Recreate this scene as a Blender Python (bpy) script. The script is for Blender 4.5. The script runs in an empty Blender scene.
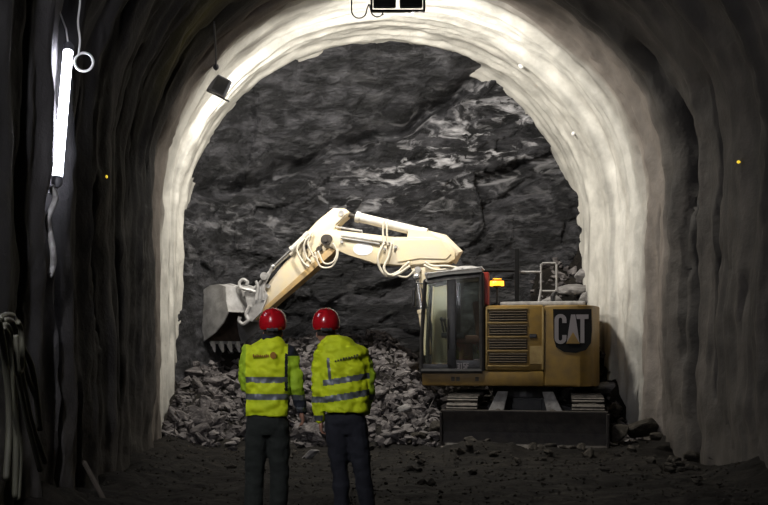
import bpy, bmesh, math, random
from mathutils import Vector, Matrix, noise, Euler

random.seed(7)
SC = bpy.context.scene
COL = SC.collection

# ------------------------------------------------------------------ camera, world, light, exposure
HZ, VX, F = 356.0, 305.0, 1000.0      # horizon row, vanishing column, focal length in pixels (768 x 505)
EYE = 1.5
cam_d = bpy.data.cameras.new('camera')
cam = bpy.data.objects.new('camera', cam_d)
COL.objects.link(cam)
cam.location = (0, 0, EYE)
cam.rotation_euler = (math.pi / 2, 0, 0)
cam_d.sensor_width = 36.0
cam_d.lens = 36.0 * F / 768.0
cam_d.shift_x = (384.0 - VX) / 768.0
cam_d.shift_y = (HZ - 252.5) / 768.0
cam_d.clip_end = 200
SC.camera = cam

SC.view_settings.view_transform = 'Standard'
SC.view_settings.look = 'None'
SC.view_settings.gamma = 1.0
SC.view_settings.use_curve_mapping = False
SC.view_settings.exposure = 0.0

W = bpy.data.worlds.new('tunnel_air')
SC.world = W
W.use_nodes = True
W.node_tree.nodes['Background'].inputs[0].default_value = (0.75, 0.8, 1.0, 1)
W.node_tree.nodes['Background'].inputs[1].default_value = 0.0015

FLOOD_CROWN = 430.0
FLOOD_LEFT = 250.0
TUBE = 30.0
FILL_TUBE = 340.0  # added unseen tube, boosted to light the people's backs
def area(name, loc, target, sx, sy, power, color, spread=math.pi):
    l = bpy.data.lights.new(name, 'AREA')
    l.shape = 'RECTANGLE'; l.size = sx; l.size_y = sy; l.energy = power; l.color = color; l.spread = spread
    o = bpy.data.objects.new(name, l); COL.objects.link(o)
    o.location = loc
    o.rotation_euler = (Vector(target) - Vector(loc)).to_track_quat('-Z', 'Y').to_euler()
    return o
WARMW = (1.0, 0.955, 0.87)
area('flood_light_crown', (1.48, 16.04, 7.02), (2.1, 19.6, 2.7), .8, .22, FLOOD_CROWN, WARMW)
area('flood_light_left', (-1.38, 17.12, 6.04), (2.2, 19.4, 3.0), .3, .24, FLOOD_LEFT, WARMW)

# ------------------------------------------------------------------ helpers
def at(px, py, Y):
    return Vector(((px - VX) * Y / F, Y, EYE - (py - HZ) * Y / F))

def link(o, parent=None):
    COL.objects.link(o)
    if parent is not None: o.parent = parent
    return o

def tag(o, label=None, cat=None, group=None, kind=None):
    if label: o['label'] = label
    if cat: o['category'] = cat
    if group: o['group'] = group
    if kind: o['kind'] = kind
    return o

def empty(name, loc=(0, 0, 0), rz=0.0):
    o = bpy.data.objects.new(name, None)
    COL.objects.link(o); o.location = loc; o.rotation_euler = (0, 0, rz)
    o.empty_display_size = .1
    return o

def frames(pts):
    out = []
    n = len(pts)
    up = None
    for i in range(n):
        a = pts[max(i - 1, 0)]; b = pts[min(i + 1, n - 1)]
        t = (b - a)
        t = t.normalized() if t.length > 1e-9 else Vector((0, 0, 1))
        if up is None:
            up = Vector((0, 0, 1)) if abs(t.z) < .9 else Vector((1, 0, 0))
        u = (up - t * up.dot(t))
        if u.length < 1e-5: u = t.orthogonal()
        u.normalize()
        v = t.cross(u); up = u
        out.append((t, u, v))
    return out

class MB:
    def __init__(s): s.bm = bmesh.new()
    def box(s, c, size, rot=None, bev=0.0):
        m = Matrix.Translation(Vector(c))
        if rot is not None: m = m @ Euler(rot).to_matrix().to_4x4()
        m = m @ Matrix.Diagonal((size[0], size[1], size[2], 1))
        r = bmesh.ops.create_cube(s.bm, size=1, matrix=m)
        if bev > 0:
            es = list({e for v in r['verts'] for e in v.link_edges})
            bmesh.ops.bevel(s.bm, geom=es, offset=bev, segments=2, affect='EDGES', profile=.6)
        return s
    def tube(s, pts, r, seg=12, cap=True, flat=1.0):
        pts = [Vector(p) for p in pts]
        rs = r if isinstance(r, (list, tuple)) else [r] * len(pts)
        fr = frames(pts)
        rings = []
        for p, (t, u, v), rr in zip(pts, fr, rs):
            ring = []
            for k in range(seg):
                a = 2 * math.pi * k / seg
                ring.append(s.bm.verts.new(p + u * math.cos(a) * rr + v * math.sin(a) * rr * flat))
            rings.append(ring)
        for A, B in zip(rings, rings[1:]):
            for k in range(seg):
                s.bm.faces.new((A[k], A[(k + 1) % seg], B[(k + 1) % seg], B[k]))
        if cap:
            s.bm.faces.new(rings[0][::-1]); s.bm.faces.new(rings[-1])
        return s
    def rings(s, rings, cap=True):
        vs = [[s.bm.verts.new(p) for p in r] for r in rings]
        n = len(vs[0])
        for A, B in zip(vs, vs[1:]):
            for k in range(n):
                s.bm.faces.new((A[k], A[(k + 1) % n], B[(k + 1) % n], B[k]))
        if cap:
            s.bm.faces.new(vs[0][::-1]); s.bm.faces.new(vs[-1])
        return s
    def stack(s, secs, seg=24, p=2.3):
        """horizontal super-ellipse sections (cx, cy, z, rx, ry)"""
        R = []
        for (cx, cy, z, rx, ry) in secs:
            ring = []
            for k in range(seg):
                a = 2 * math.pi * k / seg
                c, q = math.cos(a), math.sin(a)
                ring.append(Vector((cx + rx * math.copysign(abs(c) ** (2 / p), c), cy + ry * math.copysign(abs(q) ** (2 / p), q), z)))
            R.append(ring)
        return s.rings(R)
    def prism(s, poly, y0, y1, bev=0.0, plane='xz'):
        """poly of (a, b) extruded along the third axis"""
        def P(a, b, c):
            return Vector((a, c, b)) if plane == 'xz' else (Vector((a, b, c)) if plane == 'xy' else Vector((c, a, b)))
        A = [s.bm.verts.new(P(a, b, y0)) for a, b in poly]
        B = [s.bm.verts.new(P(a, b, y1)) for a, b in poly]
        n = len(poly)
        fs = [s.bm.faces.new(A), s.bm.faces.new(B[::-1])]
        for k in range(n):
            fs.append(s.bm.faces.new((A[(k + 1) % n], A[k], B[k], B[(k + 1) % n])))
        if bev > 0:
            es = list({e for f in fs for e in f.edges})
            bmesh.ops.bevel(s.bm, geom=es, offset=bev, segments=2, affect='EDGES', profile=.6)
        return s
    def ball(s, c, r, seg=16, sc=(1, 1, 1)):
        m = Matrix.Translation(Vector(c)) @ Matrix.Diagonal((sc[0], sc[1], sc[2], 1))
        bmesh.ops.create_uvsphere(s.bm, u_segments=seg, v_segments=max(6, seg // 2), radius=r, matrix=m)
        return s
    def build(s, name, m, parent=None, smooth=False, auto=None):
        bmesh.ops.recalc_face_normals(s.bm, faces=s.bm.faces)
        me = bpy.data.meshes.new(name)
        s.bm.to_mesh(me); s.bm.free()
        me.materials.append(m)
        if smooth or auto:
            me.polygons.foreach_set('use_smooth', [True] * len(me.polygons))
            if auto: me.set_sharp_from_angle(angle=math.radians(auto))
        return link(bpy.data.objects.new(name, me), parent)

def spline(pts, n=8):
    """Catmull-Rom through the points"""
    pts = [Vector(p) for p in pts]
    out = []
    for i in range(len(pts) - 1):
        p0 = pts[max(i - 1, 0)]; p1 = pts[i]; p2 = pts[i + 1]; p3 = pts[min(i + 2, len(pts) - 1)]
        for k in range(n):
            t = k / n
            out.append(.5 * ((2 * p1) + (p2 - p0) * t + (2 * p0 - 5 * p1 + 4 * p2 - p3) * t * t + (3 * p1 - p0 - 3 * p2 + p3) * t ** 3))
    out.append(pts[-1])
    return out

def sstep(a, b, x):
    t = min(1, max(0, (x - a) / (b - a)))
    return t * t * (3 - 2 * t)

def lerp(a, b, t): return a + (b - a) * t

# ------------------------------------------------------------------ materials
def mat(name, col, rough=.6, metal=0.0, col2=None, nscale=8.0, bump=0.0, bscale=40.0, emis=None, estr=0.0, lo=.35, hi=.65, detail=5, coat=0.0, spec=.5):
    m = bpy.data.materials.new(name); m.use_nodes = True
    N = m.node_tree.nodes; L = m.node_tree.links
    b = N['Principled BSDF']
    b.inputs['Base Color'].default_value = (*col, 1)
    b.inputs['Roughness'].default_value = rough
    b.inputs['Metallic'].default_value = metal
    b.inputs['Coat Weight'].default_value = coat
    b.inputs['Specular IOR Level'].default_value = spec
    tc = N.new('ShaderNodeTexCoord')
    if col2 is not None:
        n = N.new('ShaderNodeTexNoise'); n.inputs['Scale'].default_value = nscale; n.inputs['Detail'].default_value = detail
        L.new(tc.outputs['Object'], n.inputs['Vector'])
        r = N.new('ShaderNodeValToRGB')
        r.color_ramp.elements[0].position = lo; r.color_ramp.elements[0].color = (*col, 1)
        r.color_ramp.elements[1].position = hi; r.color_ramp.elements[1].color = (*col2, 1)
        L.new(n.outputs['Fac'], r.inputs['Fac']); L.new(r.outputs['Color'], b.inputs['Base Color'])
    if bump > 0:
        n2 = N.new('ShaderNodeTexNoise'); n2.inputs['Scale'].default_value = bscale; n2.inputs['Detail'].default_value = 6
        L.new(tc.outputs['Object'], n2.inputs['Vector'])
        bp = N.new('ShaderNodeBump'); bp.inputs['Strength'].default_value = bump; bp.inputs['Distance'].default_value = .02
        L.new(n2.outputs['Fac'], bp.inputs['Height']); L.new(bp.outputs['Normal'], b.inputs['Normal'])
    if emis is not None:
        b.inputs['Emission Color'].default_value = (*emis, 1); b.inputs['Emission Strength'].default_value = estr
    return m

def glass(name, col, rough=.05, alpha=.35):
    m = bpy.data.materials.new(name); m.use_nodes = True
    N = m.node_tree.nodes; L = m.node_tree.links
    N.remove(N['Principled BSDF'])
    t = N.new('ShaderNodeBsdfTransparent'); t.inputs[0].default_value = (*col, 1)
    g = N.new('ShaderNodeBsdfGlossy'); g.inputs['Roughness'].default_value = rough
    d = N.new('ShaderNodeBsdfDiffuse'); d.inputs[0].default_value = (.35, .33, .3, 1)
    mx = N.new('ShaderNodeMixShader'); mx.inputs[0].default_value = .05
    mx2 = N.new('ShaderNodeMixShader'); mx2.inputs[0].default_value = alpha
    L.new(t.outputs[0], mx.inputs[1]); L.new(g.outputs[0], mx.inputs[2])
    L.new(mx.outputs[0], mx2.inputs[1]); L.new(d.outputs[0], mx2.inputs[2])
    L.new(mx2.outputs[0], N['Material Output'].inputs[0])
    return m

M = {}
M['yellow'] = mat('machine_yellow', (.26, .155, .024), .5, col2=(.18, .11, .026), nscale=5, bump=.1, bscale=60)
M['yellow_trim'] = mat('worn_yellow_edge', (.34, .24, .085), .5, col2=(.24, .16, .05), nscale=9)
M['boom'] = mat('dusty_boom_yellow', (.70, .585, .375), .55, col2=(.62, .545, .42), nscale=3.5, bump=.12, bscale=30)
M['boom_dust'] = mat('boom_dust_grey', (.62, .6, .55), .7, col2=(.5, .46, .4), nscale=6, bump=.2)
M['dustw'] = mat('worn_white_patch', (.78, .77, .78), .6)
M['stick_edge'] = mat('shaded_stick_yellow', (.6, .4, .16), .5, col2=(.45, .32, .17), nscale=7)  # shade of the stick's underside put into a browner yellow
M['black'] = mat('machine_black', (.012, .012, .013), .4, col2=(.03, .028, .027), nscale=10)
M['plate'] = mat('matt_black', (.004, .004, .004), .7, spec=.2)
M['track'] = mat('muddy_track_steel', (.05, .045, .04), .7, metal=.3, col2=(.12, .105, .09), nscale=14, bump=.5, bscale=25)
M['blade'] = mat('muddy_blade_steel', (.035, .03, .026), .6, metal=.2, col2=(.06, .05, .04), nscale=8, bump=.4, bscale=25)
M['steel'] = mat('bucket_steel', (.55, .54, .53), .45, metal=.3, col2=(.33, .32, .31), nscale=5, bump=.5, bscale=18)
M['tooth'] = mat('brightened_tooth_steel', (.75, .72, .68), .4)  # brighter colour stands in for the light the teeth lack
M['bucket_in'] = mat('bucket_inside', (.05, .035, .025), .7, col2=(.09, .06, .045), nscale=7, bump=.4)
M['chrome'] = mat('cylinder_rod', (.5, .5, .5), .25, metal=.8)
M['hose_m'] = mat('dusty_hydraulic_hose', (.6, .55, .45), .6)
M['dust'] = mat('grey_dusty_metal', (.42, .41, .4), .8, col2=(.25, .24, .23), nscale=9, bump=.5, bscale=20)
M['dark_gap'] = mat('louvre_dark', (.03, .022, .012), .7)
M['slat'] = mat('louvre_slat', (.07, .043, .012), .6)
M['letter'] = mat('decal_white', (.22, .2, .205), .6)
M['glass'] = glass('cab_glass', (.84, .88, .86), .03, .03)
M['red_plastic'] = mat('red_panel', (.42, .03, .012), .5)
M['amber'] = mat('amber_beacon', (1, .45, .02), .3, emis=(1, .36, .02), estr=3.2)
M['seat'] = mat('seat_fabric', (.10, .045, .03), .9)
M['skin'] = mat('skin', (.35, .18, .12), .6)
M['red'] = mat('helmet_red', (.42, .006, .012), .22, coat=.5)
M['hivis'] = mat('hivis_yellow', (.66, .76, .006), .75, col2=(.56, .68, .005), nscale=6, bump=.25, bscale=30)
M['hivis_g'] = mat('hivis_green', (.42, .62, .02), .75, col2=(.32, .5, .02), nscale=9, bump=.3, bscale=30)
M['reflect'] = mat('reflective_tape', (.13, .14, .15), .45, metal=.2)
M['navy'] = mat('navy_cloth', (.010, .012, .02), .85, bump=.2)
M['trous_g'] = mat('dark_green_work_trousers', (.010, .0125, .010), .9, col2=(.016, .02, .016), nscale=9, bump=.35, bscale=25)
M['trous_b'] = mat('navy_work_trousers', (.008, .009, .014), .9, col2=(.013, .014, .021), nscale=9, bump=.35, bscale=25)
M['boot'] = mat('boot_leather', (.02, .016, .012), .6)
M['print_o'] = mat('orange_brown_print', (.30, .13, .008), .7)
M['print_d'] = mat('dark_print', (.05, .055, .02), .7)
M['hair'] = mat('dark_hair', (.02, .014, .01), .8)
M['eye'] = mat('eye_white', (.6, .58, .55), .3)
M['fill_tube'] = mat('fill_tube_glow', (1, 1, 1), .5, emis=(.93, .93, 1.0), estr=FILL_TUBE)
M['tube'] = mat('tube_glow', (1, 1, 1), .5, emis=(.86, .88, 1.0), estr=TUBE)
M['hose'] = mat('pale_site_hose', (.07, .068, .045), .6, col2=(.05, .047, .034), nscale=6)
M['lampgrey'] = mat('lamp_housing', (.09, .09, .1), .5)
M['lampglass'] = mat('lamp_lens', (1, 1, 1), .3, emis=(1, .95, .87), estr=9.0)
M['bolt'] = mat('bolt_white', (.75, .75, .73), .4)
M['led'] = mat('glowing_reflector_yellow', (.8, .6, .05), .4, emis=(1, .7, .05), estr=.9)  # weak emission put in as the reflector's gleam
M['wood'] = mat('weathered_timber', (.06, .048, .036), .85)

def rock_mat(name, dark, mid, light, rough=.42, bump=.7, vein=False, lo=.48, hi=.8, scale=1.6, spec=.15, bdist=.06, bsc=7):
    m = bpy.data.materials.new(name); m.use_nodes = True
    N = m.node_tree.nodes; L = m.node_tree.links
    b = N['Principled BSDF']; b.inputs['Specular IOR Level'].default_value = spec
    tc = N.new('ShaderNodeTexCoord')
    mp = N.new('ShaderNodeMapping'); mp.inputs['Rotation'].default_value = (0, math.radians(22), 0); mp.inputs['Scale'].default_value = (.5, 1, 1.5)
    L.new(tc.outputs['Object'], mp.inputs['Vector'])
    n1 = N.new('ShaderNodeTexNoise'); n1.inputs['Scale'].default_value = scale; n1.inputs['Detail'].default_value = 9; n1.inputs['Roughness'].default_value = .68
    n1.inputs['Distortion'].default_value = .6
    L.new(mp.outputs[0], n1.inputs['Vector'])
    r = N.new('ShaderNodeValToRGB')
    r.color_ramp.elements[0].position = .3; r.color_ramp.elements[0].color = (*dark, 1)
    r.color_ramp.elements[1].position = hi; r.color_ramp.elements[1].color = (*light, 1)
    e = r.color_ramp.elements.new(lo); e.color = (*mid, 1)
    L.new(n1.outputs['Fac'], r.inputs['Fac'])
    out = r.outputs['Color']
    if vein:
        n3 = N.new('ShaderNodeTexNoise'); n3.inputs['Scale'].default_value = 2.6; n3.inputs['Detail'].default_value = 10; n3.inputs['Roughness'].default_value = .62
        n3.inputs['Distortion'].default_value = 1.2
        L.new(mp.outputs[0], n3.inputs['Vector'])
        rr = N.new('ShaderNodeMapRange'); rr.inputs['From Min'].default_value = .52; rr.inputs['From Max'].default_value = .66
        L.new(n3.outputs['Fac'], rr.inputs['Value'])
        # the pale quartz band of this rock: a slanting zone across the face
        sx = N.new('ShaderNodeSeparateXYZ'); L.new(tc.outputs['Object'], sx.inputs[0])
        ma = N.new('ShaderNodeMath'); ma.operation = 'MULTIPLY_ADD'; ma.inputs[1].default_value = -.36; ma.inputs[2].default_value = 0
        L.new(sx.outputs['X'], ma.inputs[0])
        ad = N.new('ShaderNodeMath'); ad.operation = 'ADD'; L.new(ma.outputs[0], ad.inputs[0]); L.new(sx.outputs['Z'], ad.inputs[1])
        sb = N.new('ShaderNodeMath'); sb.operation = 'SUBTRACT'; sb.inputs[1].default_value = 4.65; L.new(ad.outputs[0], sb.inputs[0])
        ab = N.new('ShaderNodeMath'); ab.operation = 'ABSOLUTE'; L.new(sb.outputs[0], ab.inputs[0])
        band = N.new('ShaderNodeMapRange'); band.inputs['From Min'].default_value = 1.3; band.inputs['From Max'].default_value = .1
        band.inputs['To Min'].default_value = .12
        L.new(ab.outputs[0], band.inputs['Value'])
        xr = N.new('ShaderNodeMapRange'); xr.inputs['From Min'].default_value = -.5; xr.inputs['From Max'].default_value = 3.4; xr.inputs['To Min'].default_value = .25
        L.new(sx.outputs['X'], xr.inputs['Value'])
        mu = N.new('ShaderNodeMath'); mu.operation = 'MULTIPLY'; L.new(rr.outputs[0], mu.inputs[0]); L.new(band.outputs[0], mu.inputs[1])
        mu2 = N.new('ShaderNodeMath'); mu2.operation = 'MULTIPLY'; L.new(mu.outputs[0], mu2.inputs[0]); L.new(xr.outputs[0], mu2.inputs[1])
        mx = N.new('ShaderNodeMix'); mx.data_type = 'RGBA'
        L.new(mu2.outputs[0], mx.inputs['Factor']); L.new(out, mx.inputs['A']); mx.inputs['B'].default_value = (.6, .59, .61, 1)
        out = mx.outputs['Result']
    L.new(out, b.inputs['Base Color'])
    n2 = N.new('ShaderNodeTexNoise'); n2.inputs['Scale'].default_value = bsc; n2.inputs['Detail'].default_value = 10; n2.inputs['Roughness'].default_value = .68
    L.new(mp.outputs[0], n2.inputs['Vector'])
    bp = N.new('ShaderNodeBump'); bp.inputs['Strength'].default_value = bump; bp.inputs['Distance'].default_value = bdist
    L.new(n2.outputs['Fac'], bp.inputs['Height']); L.new(bp.outputs['Normal'], b.inputs['Normal'])
    rg = N.new('ShaderNodeMapRange'); rg.inputs['To Min'].default_value = rough + .35; rg.inputs['To Max'].default_value = rough - .15
    L.new(n1.outputs['Fac'], rg.inputs['Value']); L.new(rg.outputs[0], b.inputs['Roughness'])
    return m
M['face'] = rock_mat('dark_wet_rock', (.0008, .0009, .0011), (.0045, .0045, .0058), (.105, .103, .113), vein=True, rough=.4, bump=1.0, scale=2.4, lo=.47, hi=.78, spec=.38, bdist=.13, bsc=9)
M['rubble'] = rock_mat('dusty_rubble_rock', (.022, .019, .02), (.075, .067, .067), (.32, .295, .285), rough=.6, bump=.4, scale=3.5)
M['boulder'] = rock_mat('grey_boulder', (.10, .095, .095), (.2, .19, .185), (.38, .36, .35), rough=.6, bump=.4, scale=3.5)
M['darkrock'] = rock_mat('muddy_rock', (.014, .012, .010), (.03, .026, .021), (.11, .095, .075), rough=.6, bump=.4, scale=3.5)
M['ground'] = rock_mat('muddy_ground', (.004, .0034, .0027), (.0085, .007, .0056), (.034, .029, .022), rough=.62, bump=.9, scale=4.0, lo=.5, hi=.78)

def lining_mat():
    """sprayed concrete: old dark rings, a fresh white ring, contrast raised to paint in the floodlit edge"""
    m = bpy.data.materials.new('sprayed_concrete'); m.use_nodes = True
    N = m.node_tree.nodes; L = m.node_tree.links
    b = N['Principled BSDF']; b.inputs['Roughness'].default_value = .72
    at_ = N.new('ShaderNodeAttribute'); at_.attribute_name = 'tone'
    tc = N.new('ShaderNodeTexCoord')
    n = N.new('ShaderNodeTexNoise'); n.inputs['Scale'].default_value = 2.2; n.inputs['Detail'].default_value = 8; n.inputs['Roughness'].default_value = .6
    L.new(tc.outputs['Object'], n.inputs['Vector'])
    mr = N.new('ShaderNodeMapRange'); mr.inputs['From Min'].default_value = .3; mr.inputs['From Max'].default_value = .7
    mr.inputs['To Min'].default_value = .72; mr.inputs['To Max'].default_value = 1.15
    L.new(n.outputs['Fac'], mr.inputs['Value'])
    mx = N.new('ShaderNodeVectorMath'); mx.operation = 'SCALE'
    L.new(at_.outputs['Color'], mx.inputs[0]); L.new(mr.outputs[0], mx.inputs['Scale'])
    L.new(mx.outputs[0], b.inputs['Base Color'])
    n2 = N.new('ShaderNodeTexNoise'); n2.inputs['Scale'].default_value = 14; n2.inputs['Detail'].default_value = 8; n2.inputs['Roughness'].default_value = .6
    L.new(tc.outputs['Object'], n2.inputs['Vector'])
    bp = N.new('ShaderNodeBump'); bp.inputs['Strength'].default_value = .5; bp.inputs['Distance'].default_value = .03
    L.new(n2.outputs['Fac'], bp.inputs['Height']); L.new(bp.outputs['Normal'], b.inputs['Normal'])
    return m
M['lining'] = lining_mat()

# ------------------------------------------------------------------ tunnel profile
CX, RX, RZ, ZS = 1.58, 3.95, 3.62, 4.0          # centre, half width, arch rise, spring height
ARC = math.pi * math.sqrt((RX * RX + RZ * RZ) / 2)
TL = ZS + .6                                     # wall length (goes .6 below the floor)
TT = 2 * TL + ARC
def profile(t):
    """arc length from the left foot -> point (x, z) and inward normal"""
    if t < TL: return CX - RX, -.6 + t, 1.0, 0.0
    if t > TT - TL: return CX + RX, -.6 + (TT - t), -1.0, 0.0
    a = math.pi * (1 - (t - TL) / ARC)
    c, s = math.cos(a), math.sin(a)
    nx, nz = -c / RX, -s / RZ
    l = math.hypot(nx, nz)
    return CX + RX * c, ZS + RZ * s, nx / l, nz / l

def N3(x, y, z): return noise.noise(Vector((x, y, z)))
def fbm(x, y, z, o=4):
    return noise.fractal(Vector((x, y, z)), 1.0, 2.1, o)

def lining(t, Y):
    """inward relief and colour of the sprayed concrete, light and shade included"""
    w = t + .0
    wob = .22 * N3(w * .35, Y * .25, 3.1) + .07 * N3(w * 1.3, Y * .6, 8.0)
    v = Y + wob
    ph = v % 1.02
    q = ph / 1.02
    rib = math.exp(-((q - .5) / .16) ** 2)                 # the covered steel arch
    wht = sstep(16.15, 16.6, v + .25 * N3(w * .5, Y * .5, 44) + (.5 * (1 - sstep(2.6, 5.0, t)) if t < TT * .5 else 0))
    lump = N3(w * .25, v * 1.9, 1.7)
    d = .085 * rib * (1 - .45 * wht) + .07 * lump + (.03 + .02 * (1 - wht)) * N3(w * 1.6, Y * 3.5, 5) + .02 * N3(w * 4.2, Y * 7.5, 5) + .05 * N3(w * .5, Y * .7, 11)
    # ragged folds and slots that run round the arch
    k = math.floor(v / 1.02)
    sl_pos = .16 + .1 * math.sin(k * 2.3) + .05 * N3(w * .9, k * 3.7, 2)
    on = sstep(-.1, .1, N3(w * .55, k * 5.1, 4.4)) * (1 - wht)
    wdt = .022 + .04 * sstep(0, .5, N3(w * .7, k * 2.9, 9))
    slot = math.exp(-((q - sl_pos) / wdt) ** 2) * on
    d -= .2 * slot
    big = 0.0
    if t > TT * .55:
        yb_ = 14.25 + .55 * sstep(TT - 5, TT * .62, t) + .12 * N3(w * .9, 3, 3)
        big = math.exp(-((Y - yb_) / (.045 + .17 * sstep(TT - 8, TT - 3, t) + .03 * N3(w * 1.7, 5, 2))) ** 2) * sstep(TT * .64, TT * .76, t)
        d -= .3 * big * (.25 + .75 * sstep(TT - 8.5, TT - 4.5, t)); big *= (.4 + .6 * sstep(TT - 8.5, TT - 4.5, t))
    d += .07 * sstep(17.75, 17.85, v + .35 * N3(w * .3, 2, 7)) * sstep(TT * .2, TT * .3, t)
    edge = math.exp(-((v + .35 * N3(w * .3, 2, 7) - 17.8) / .05) ** 2)
    fold = (1 - abs(N3(w * .16, v * 3.1, 21))) ** 6 * .06
    d += fold * (1 - .5 * wht)
    # colour of the concrete, with lamp light and shade put in
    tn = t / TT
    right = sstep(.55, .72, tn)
    dark = Vector((.012, .0108, .0105)).lerp(Vector((.062, .054, .047)), right)  # left side darker than the right: unlit wall put into the colour
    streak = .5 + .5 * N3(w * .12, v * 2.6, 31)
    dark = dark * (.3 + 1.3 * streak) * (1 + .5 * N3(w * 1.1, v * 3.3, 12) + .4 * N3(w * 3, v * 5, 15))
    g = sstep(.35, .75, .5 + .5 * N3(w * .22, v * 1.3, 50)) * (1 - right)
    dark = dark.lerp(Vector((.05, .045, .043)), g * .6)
    tube_halo = math.exp(-((v - 9.1) / .45) ** 2) * (1 - right) * (.5 + .5 * N3(w * 1.5, Y * 6, 77))  # paler strip paints the lamp's glow on the wall beside it
    dark = dark.lerp(Vector((.22, .21, .22)), tube_halo * .8)
    ol = math.exp(-((tn - .325) / .04) ** 2) * math.exp(-((v - 14.0) / .4) ** 2)
    dark = dark.lerp(Vector((.11, .095, .012)), min(1, ol * 1.3))
    dark = dark * (1 - .8 * max(slot, big))  # shade in slots and crevice put into the colour
    brown = sstep(15.1, 15.4, v + .3 * N3(w * .6, Y, 71))
    dark = dark.lerp(Vector((.22, .19, .165)), brown * .8)
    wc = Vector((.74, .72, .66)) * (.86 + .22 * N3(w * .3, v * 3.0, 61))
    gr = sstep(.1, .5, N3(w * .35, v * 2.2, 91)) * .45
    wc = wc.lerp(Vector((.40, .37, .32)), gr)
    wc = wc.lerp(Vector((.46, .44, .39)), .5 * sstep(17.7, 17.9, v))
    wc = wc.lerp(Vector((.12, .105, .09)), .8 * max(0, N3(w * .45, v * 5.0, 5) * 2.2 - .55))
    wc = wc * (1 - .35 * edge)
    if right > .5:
        wc = wc * (1 - .25 * (1 - sstep(16.5, 17.6, v)))  # right flank dimmed towards its near edge, falloff put into the colour
    c = dark.lerp(wc, wht)  # sharp edge of the floodlit zone is partly painted by this blend
    # splashed dirt at the foot of the walls
    x, z, _, _ = profile(t)
    foot = 1 - sstep(.1, 1.6, z + .4 * N3(w, Y * 2, 6))
    c = c.lerp(Vector((.10, .088, .075)), foot * .55 * (1 if wht < .5 else .6))
    return d, c

def build_lining(name, t0, t1, ys, dt=.065):
    nt = max(2, int((t1 - t0) / dt))
    vs, cs = [], []
    for i in range(nt + 1):
        t = t0 + (t1 - t0) * i / nt
        x, z, nx, nz = profile(t)
        for Y in ys:
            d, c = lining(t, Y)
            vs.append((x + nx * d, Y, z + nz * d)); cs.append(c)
    ny = len(ys)
    fs = [(i * ny + j, i * ny + j + 1, (i + 1) * ny + j + 1, (i + 1) * ny + j) for i in range(nt) for j in range(ny - 1)]
    me = bpy.data.meshes.new(name); me.from_pydata(vs, [], fs)
    ca = me.color_attributes.new('tone', 'FLOAT_COLOR', 'POINT')
    flat = []
    for c in cs: flat += [c[0], c[1], c[2], 1.0]
    ca.data.foreach_set('color', flat)
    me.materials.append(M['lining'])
    me.polygons.foreach_set('use_smooth', [True] * len(fs))
    o = link(bpy.data.objects.new(name, me)); o['kind'] = 'structure'
    return o
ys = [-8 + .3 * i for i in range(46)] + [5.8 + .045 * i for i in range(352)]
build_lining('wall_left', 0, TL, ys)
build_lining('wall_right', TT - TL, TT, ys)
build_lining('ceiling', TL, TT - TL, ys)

# ------------------------------------------------------------------ ground and rubble heap
def gh(x, y):
    z = .05 * fbm(x * .7, y * .7, 0, 3) + .03 * N3(x * 3, y * 3, 4)
    dl = x - (CX - RX); dr = (CX + RX) - x
    if y < 17:
        z += .28 * math.exp(-(dl / .55) ** 2) * (.6 + N3(x, y * .8, 9)) + .3 * math.exp(-(dr / .5) ** 2) * (.6 + N3(x, y * .8, 9))
    left = max(0, y - 15.9 - .3 * N3(x * .8, 3, 1)) * .44
    left = min(left, 1.8)
    wl = 1 - sstep(1.9, 2.9, x - .12 * (18 - y))
    back = max(0, y - 19.5) * 1.3
    z += left * wl + back * (1 - wl)
    rr = max(0, y - 16.7) * 1.08 * sstep(5.0, 5.5, x)
    hump = 2.5 * sstep(4.1, 5.0, x) * sstep(19.0, 19.9, y)
    z += max(rr, hump) * (1 if wl < .5 else 0)
    z -= .75 * math.exp(-((x + 1.2) / .6) ** 2 - ((y - 19.6) / .65) ** 2)      # dug out under the bucket
    if x > 1.8 and 14 < y < 16: z += .15 * math.exp(-((y - 15.25) / .33) ** 2) * sstep(1.8, 2.3, x) * (.9 + .8 * N3(x * 2.2, y * 2, 3))
    if y > 16.4: z += .10 * fbm(x * 1.7, y * 1.7, 5, 4) * (wl + .4)
    return z

def grid(name, x0, x1, y0, y1, dx, m, fn, kind=None, smooth=True):
    nx = int((x1 - x0) / dx); ny = int((y1 - y0) / dx)
    vs = []
    for i in range(nx + 1):
        for j in range(ny + 1):
            x = x0 + (x1 - x0) * i / nx; y = y0 + (y1 - y0) * j / ny
            vs.append(fn(x, y))
    w = ny + 1
    fs = [(i * w + j, (i + 1) * w + j, (i + 1) * w + j + 1, i * w + j + 1) for i in range(nx) for j in range(ny)]
    me = bpy.data.meshes.new(name); me.from_pydata(vs, [], fs); me.materials.append(m)
    if smooth: me.polygons.foreach_set('use_smooth', [True] * len(fs))
    o = link(bpy.data.objects.new(name, me))
    if kind: o['kind'] = kind
    return o
def fl(x, y):
    return (x, y, gh(x, y) + .035 * fbm(x * 5, y * 5, 2, 3))
grid('floor', CX - RX - .1, CX + RX + .1, -6, 21.8, .07, M['ground'], fl, 'structure')

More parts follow.
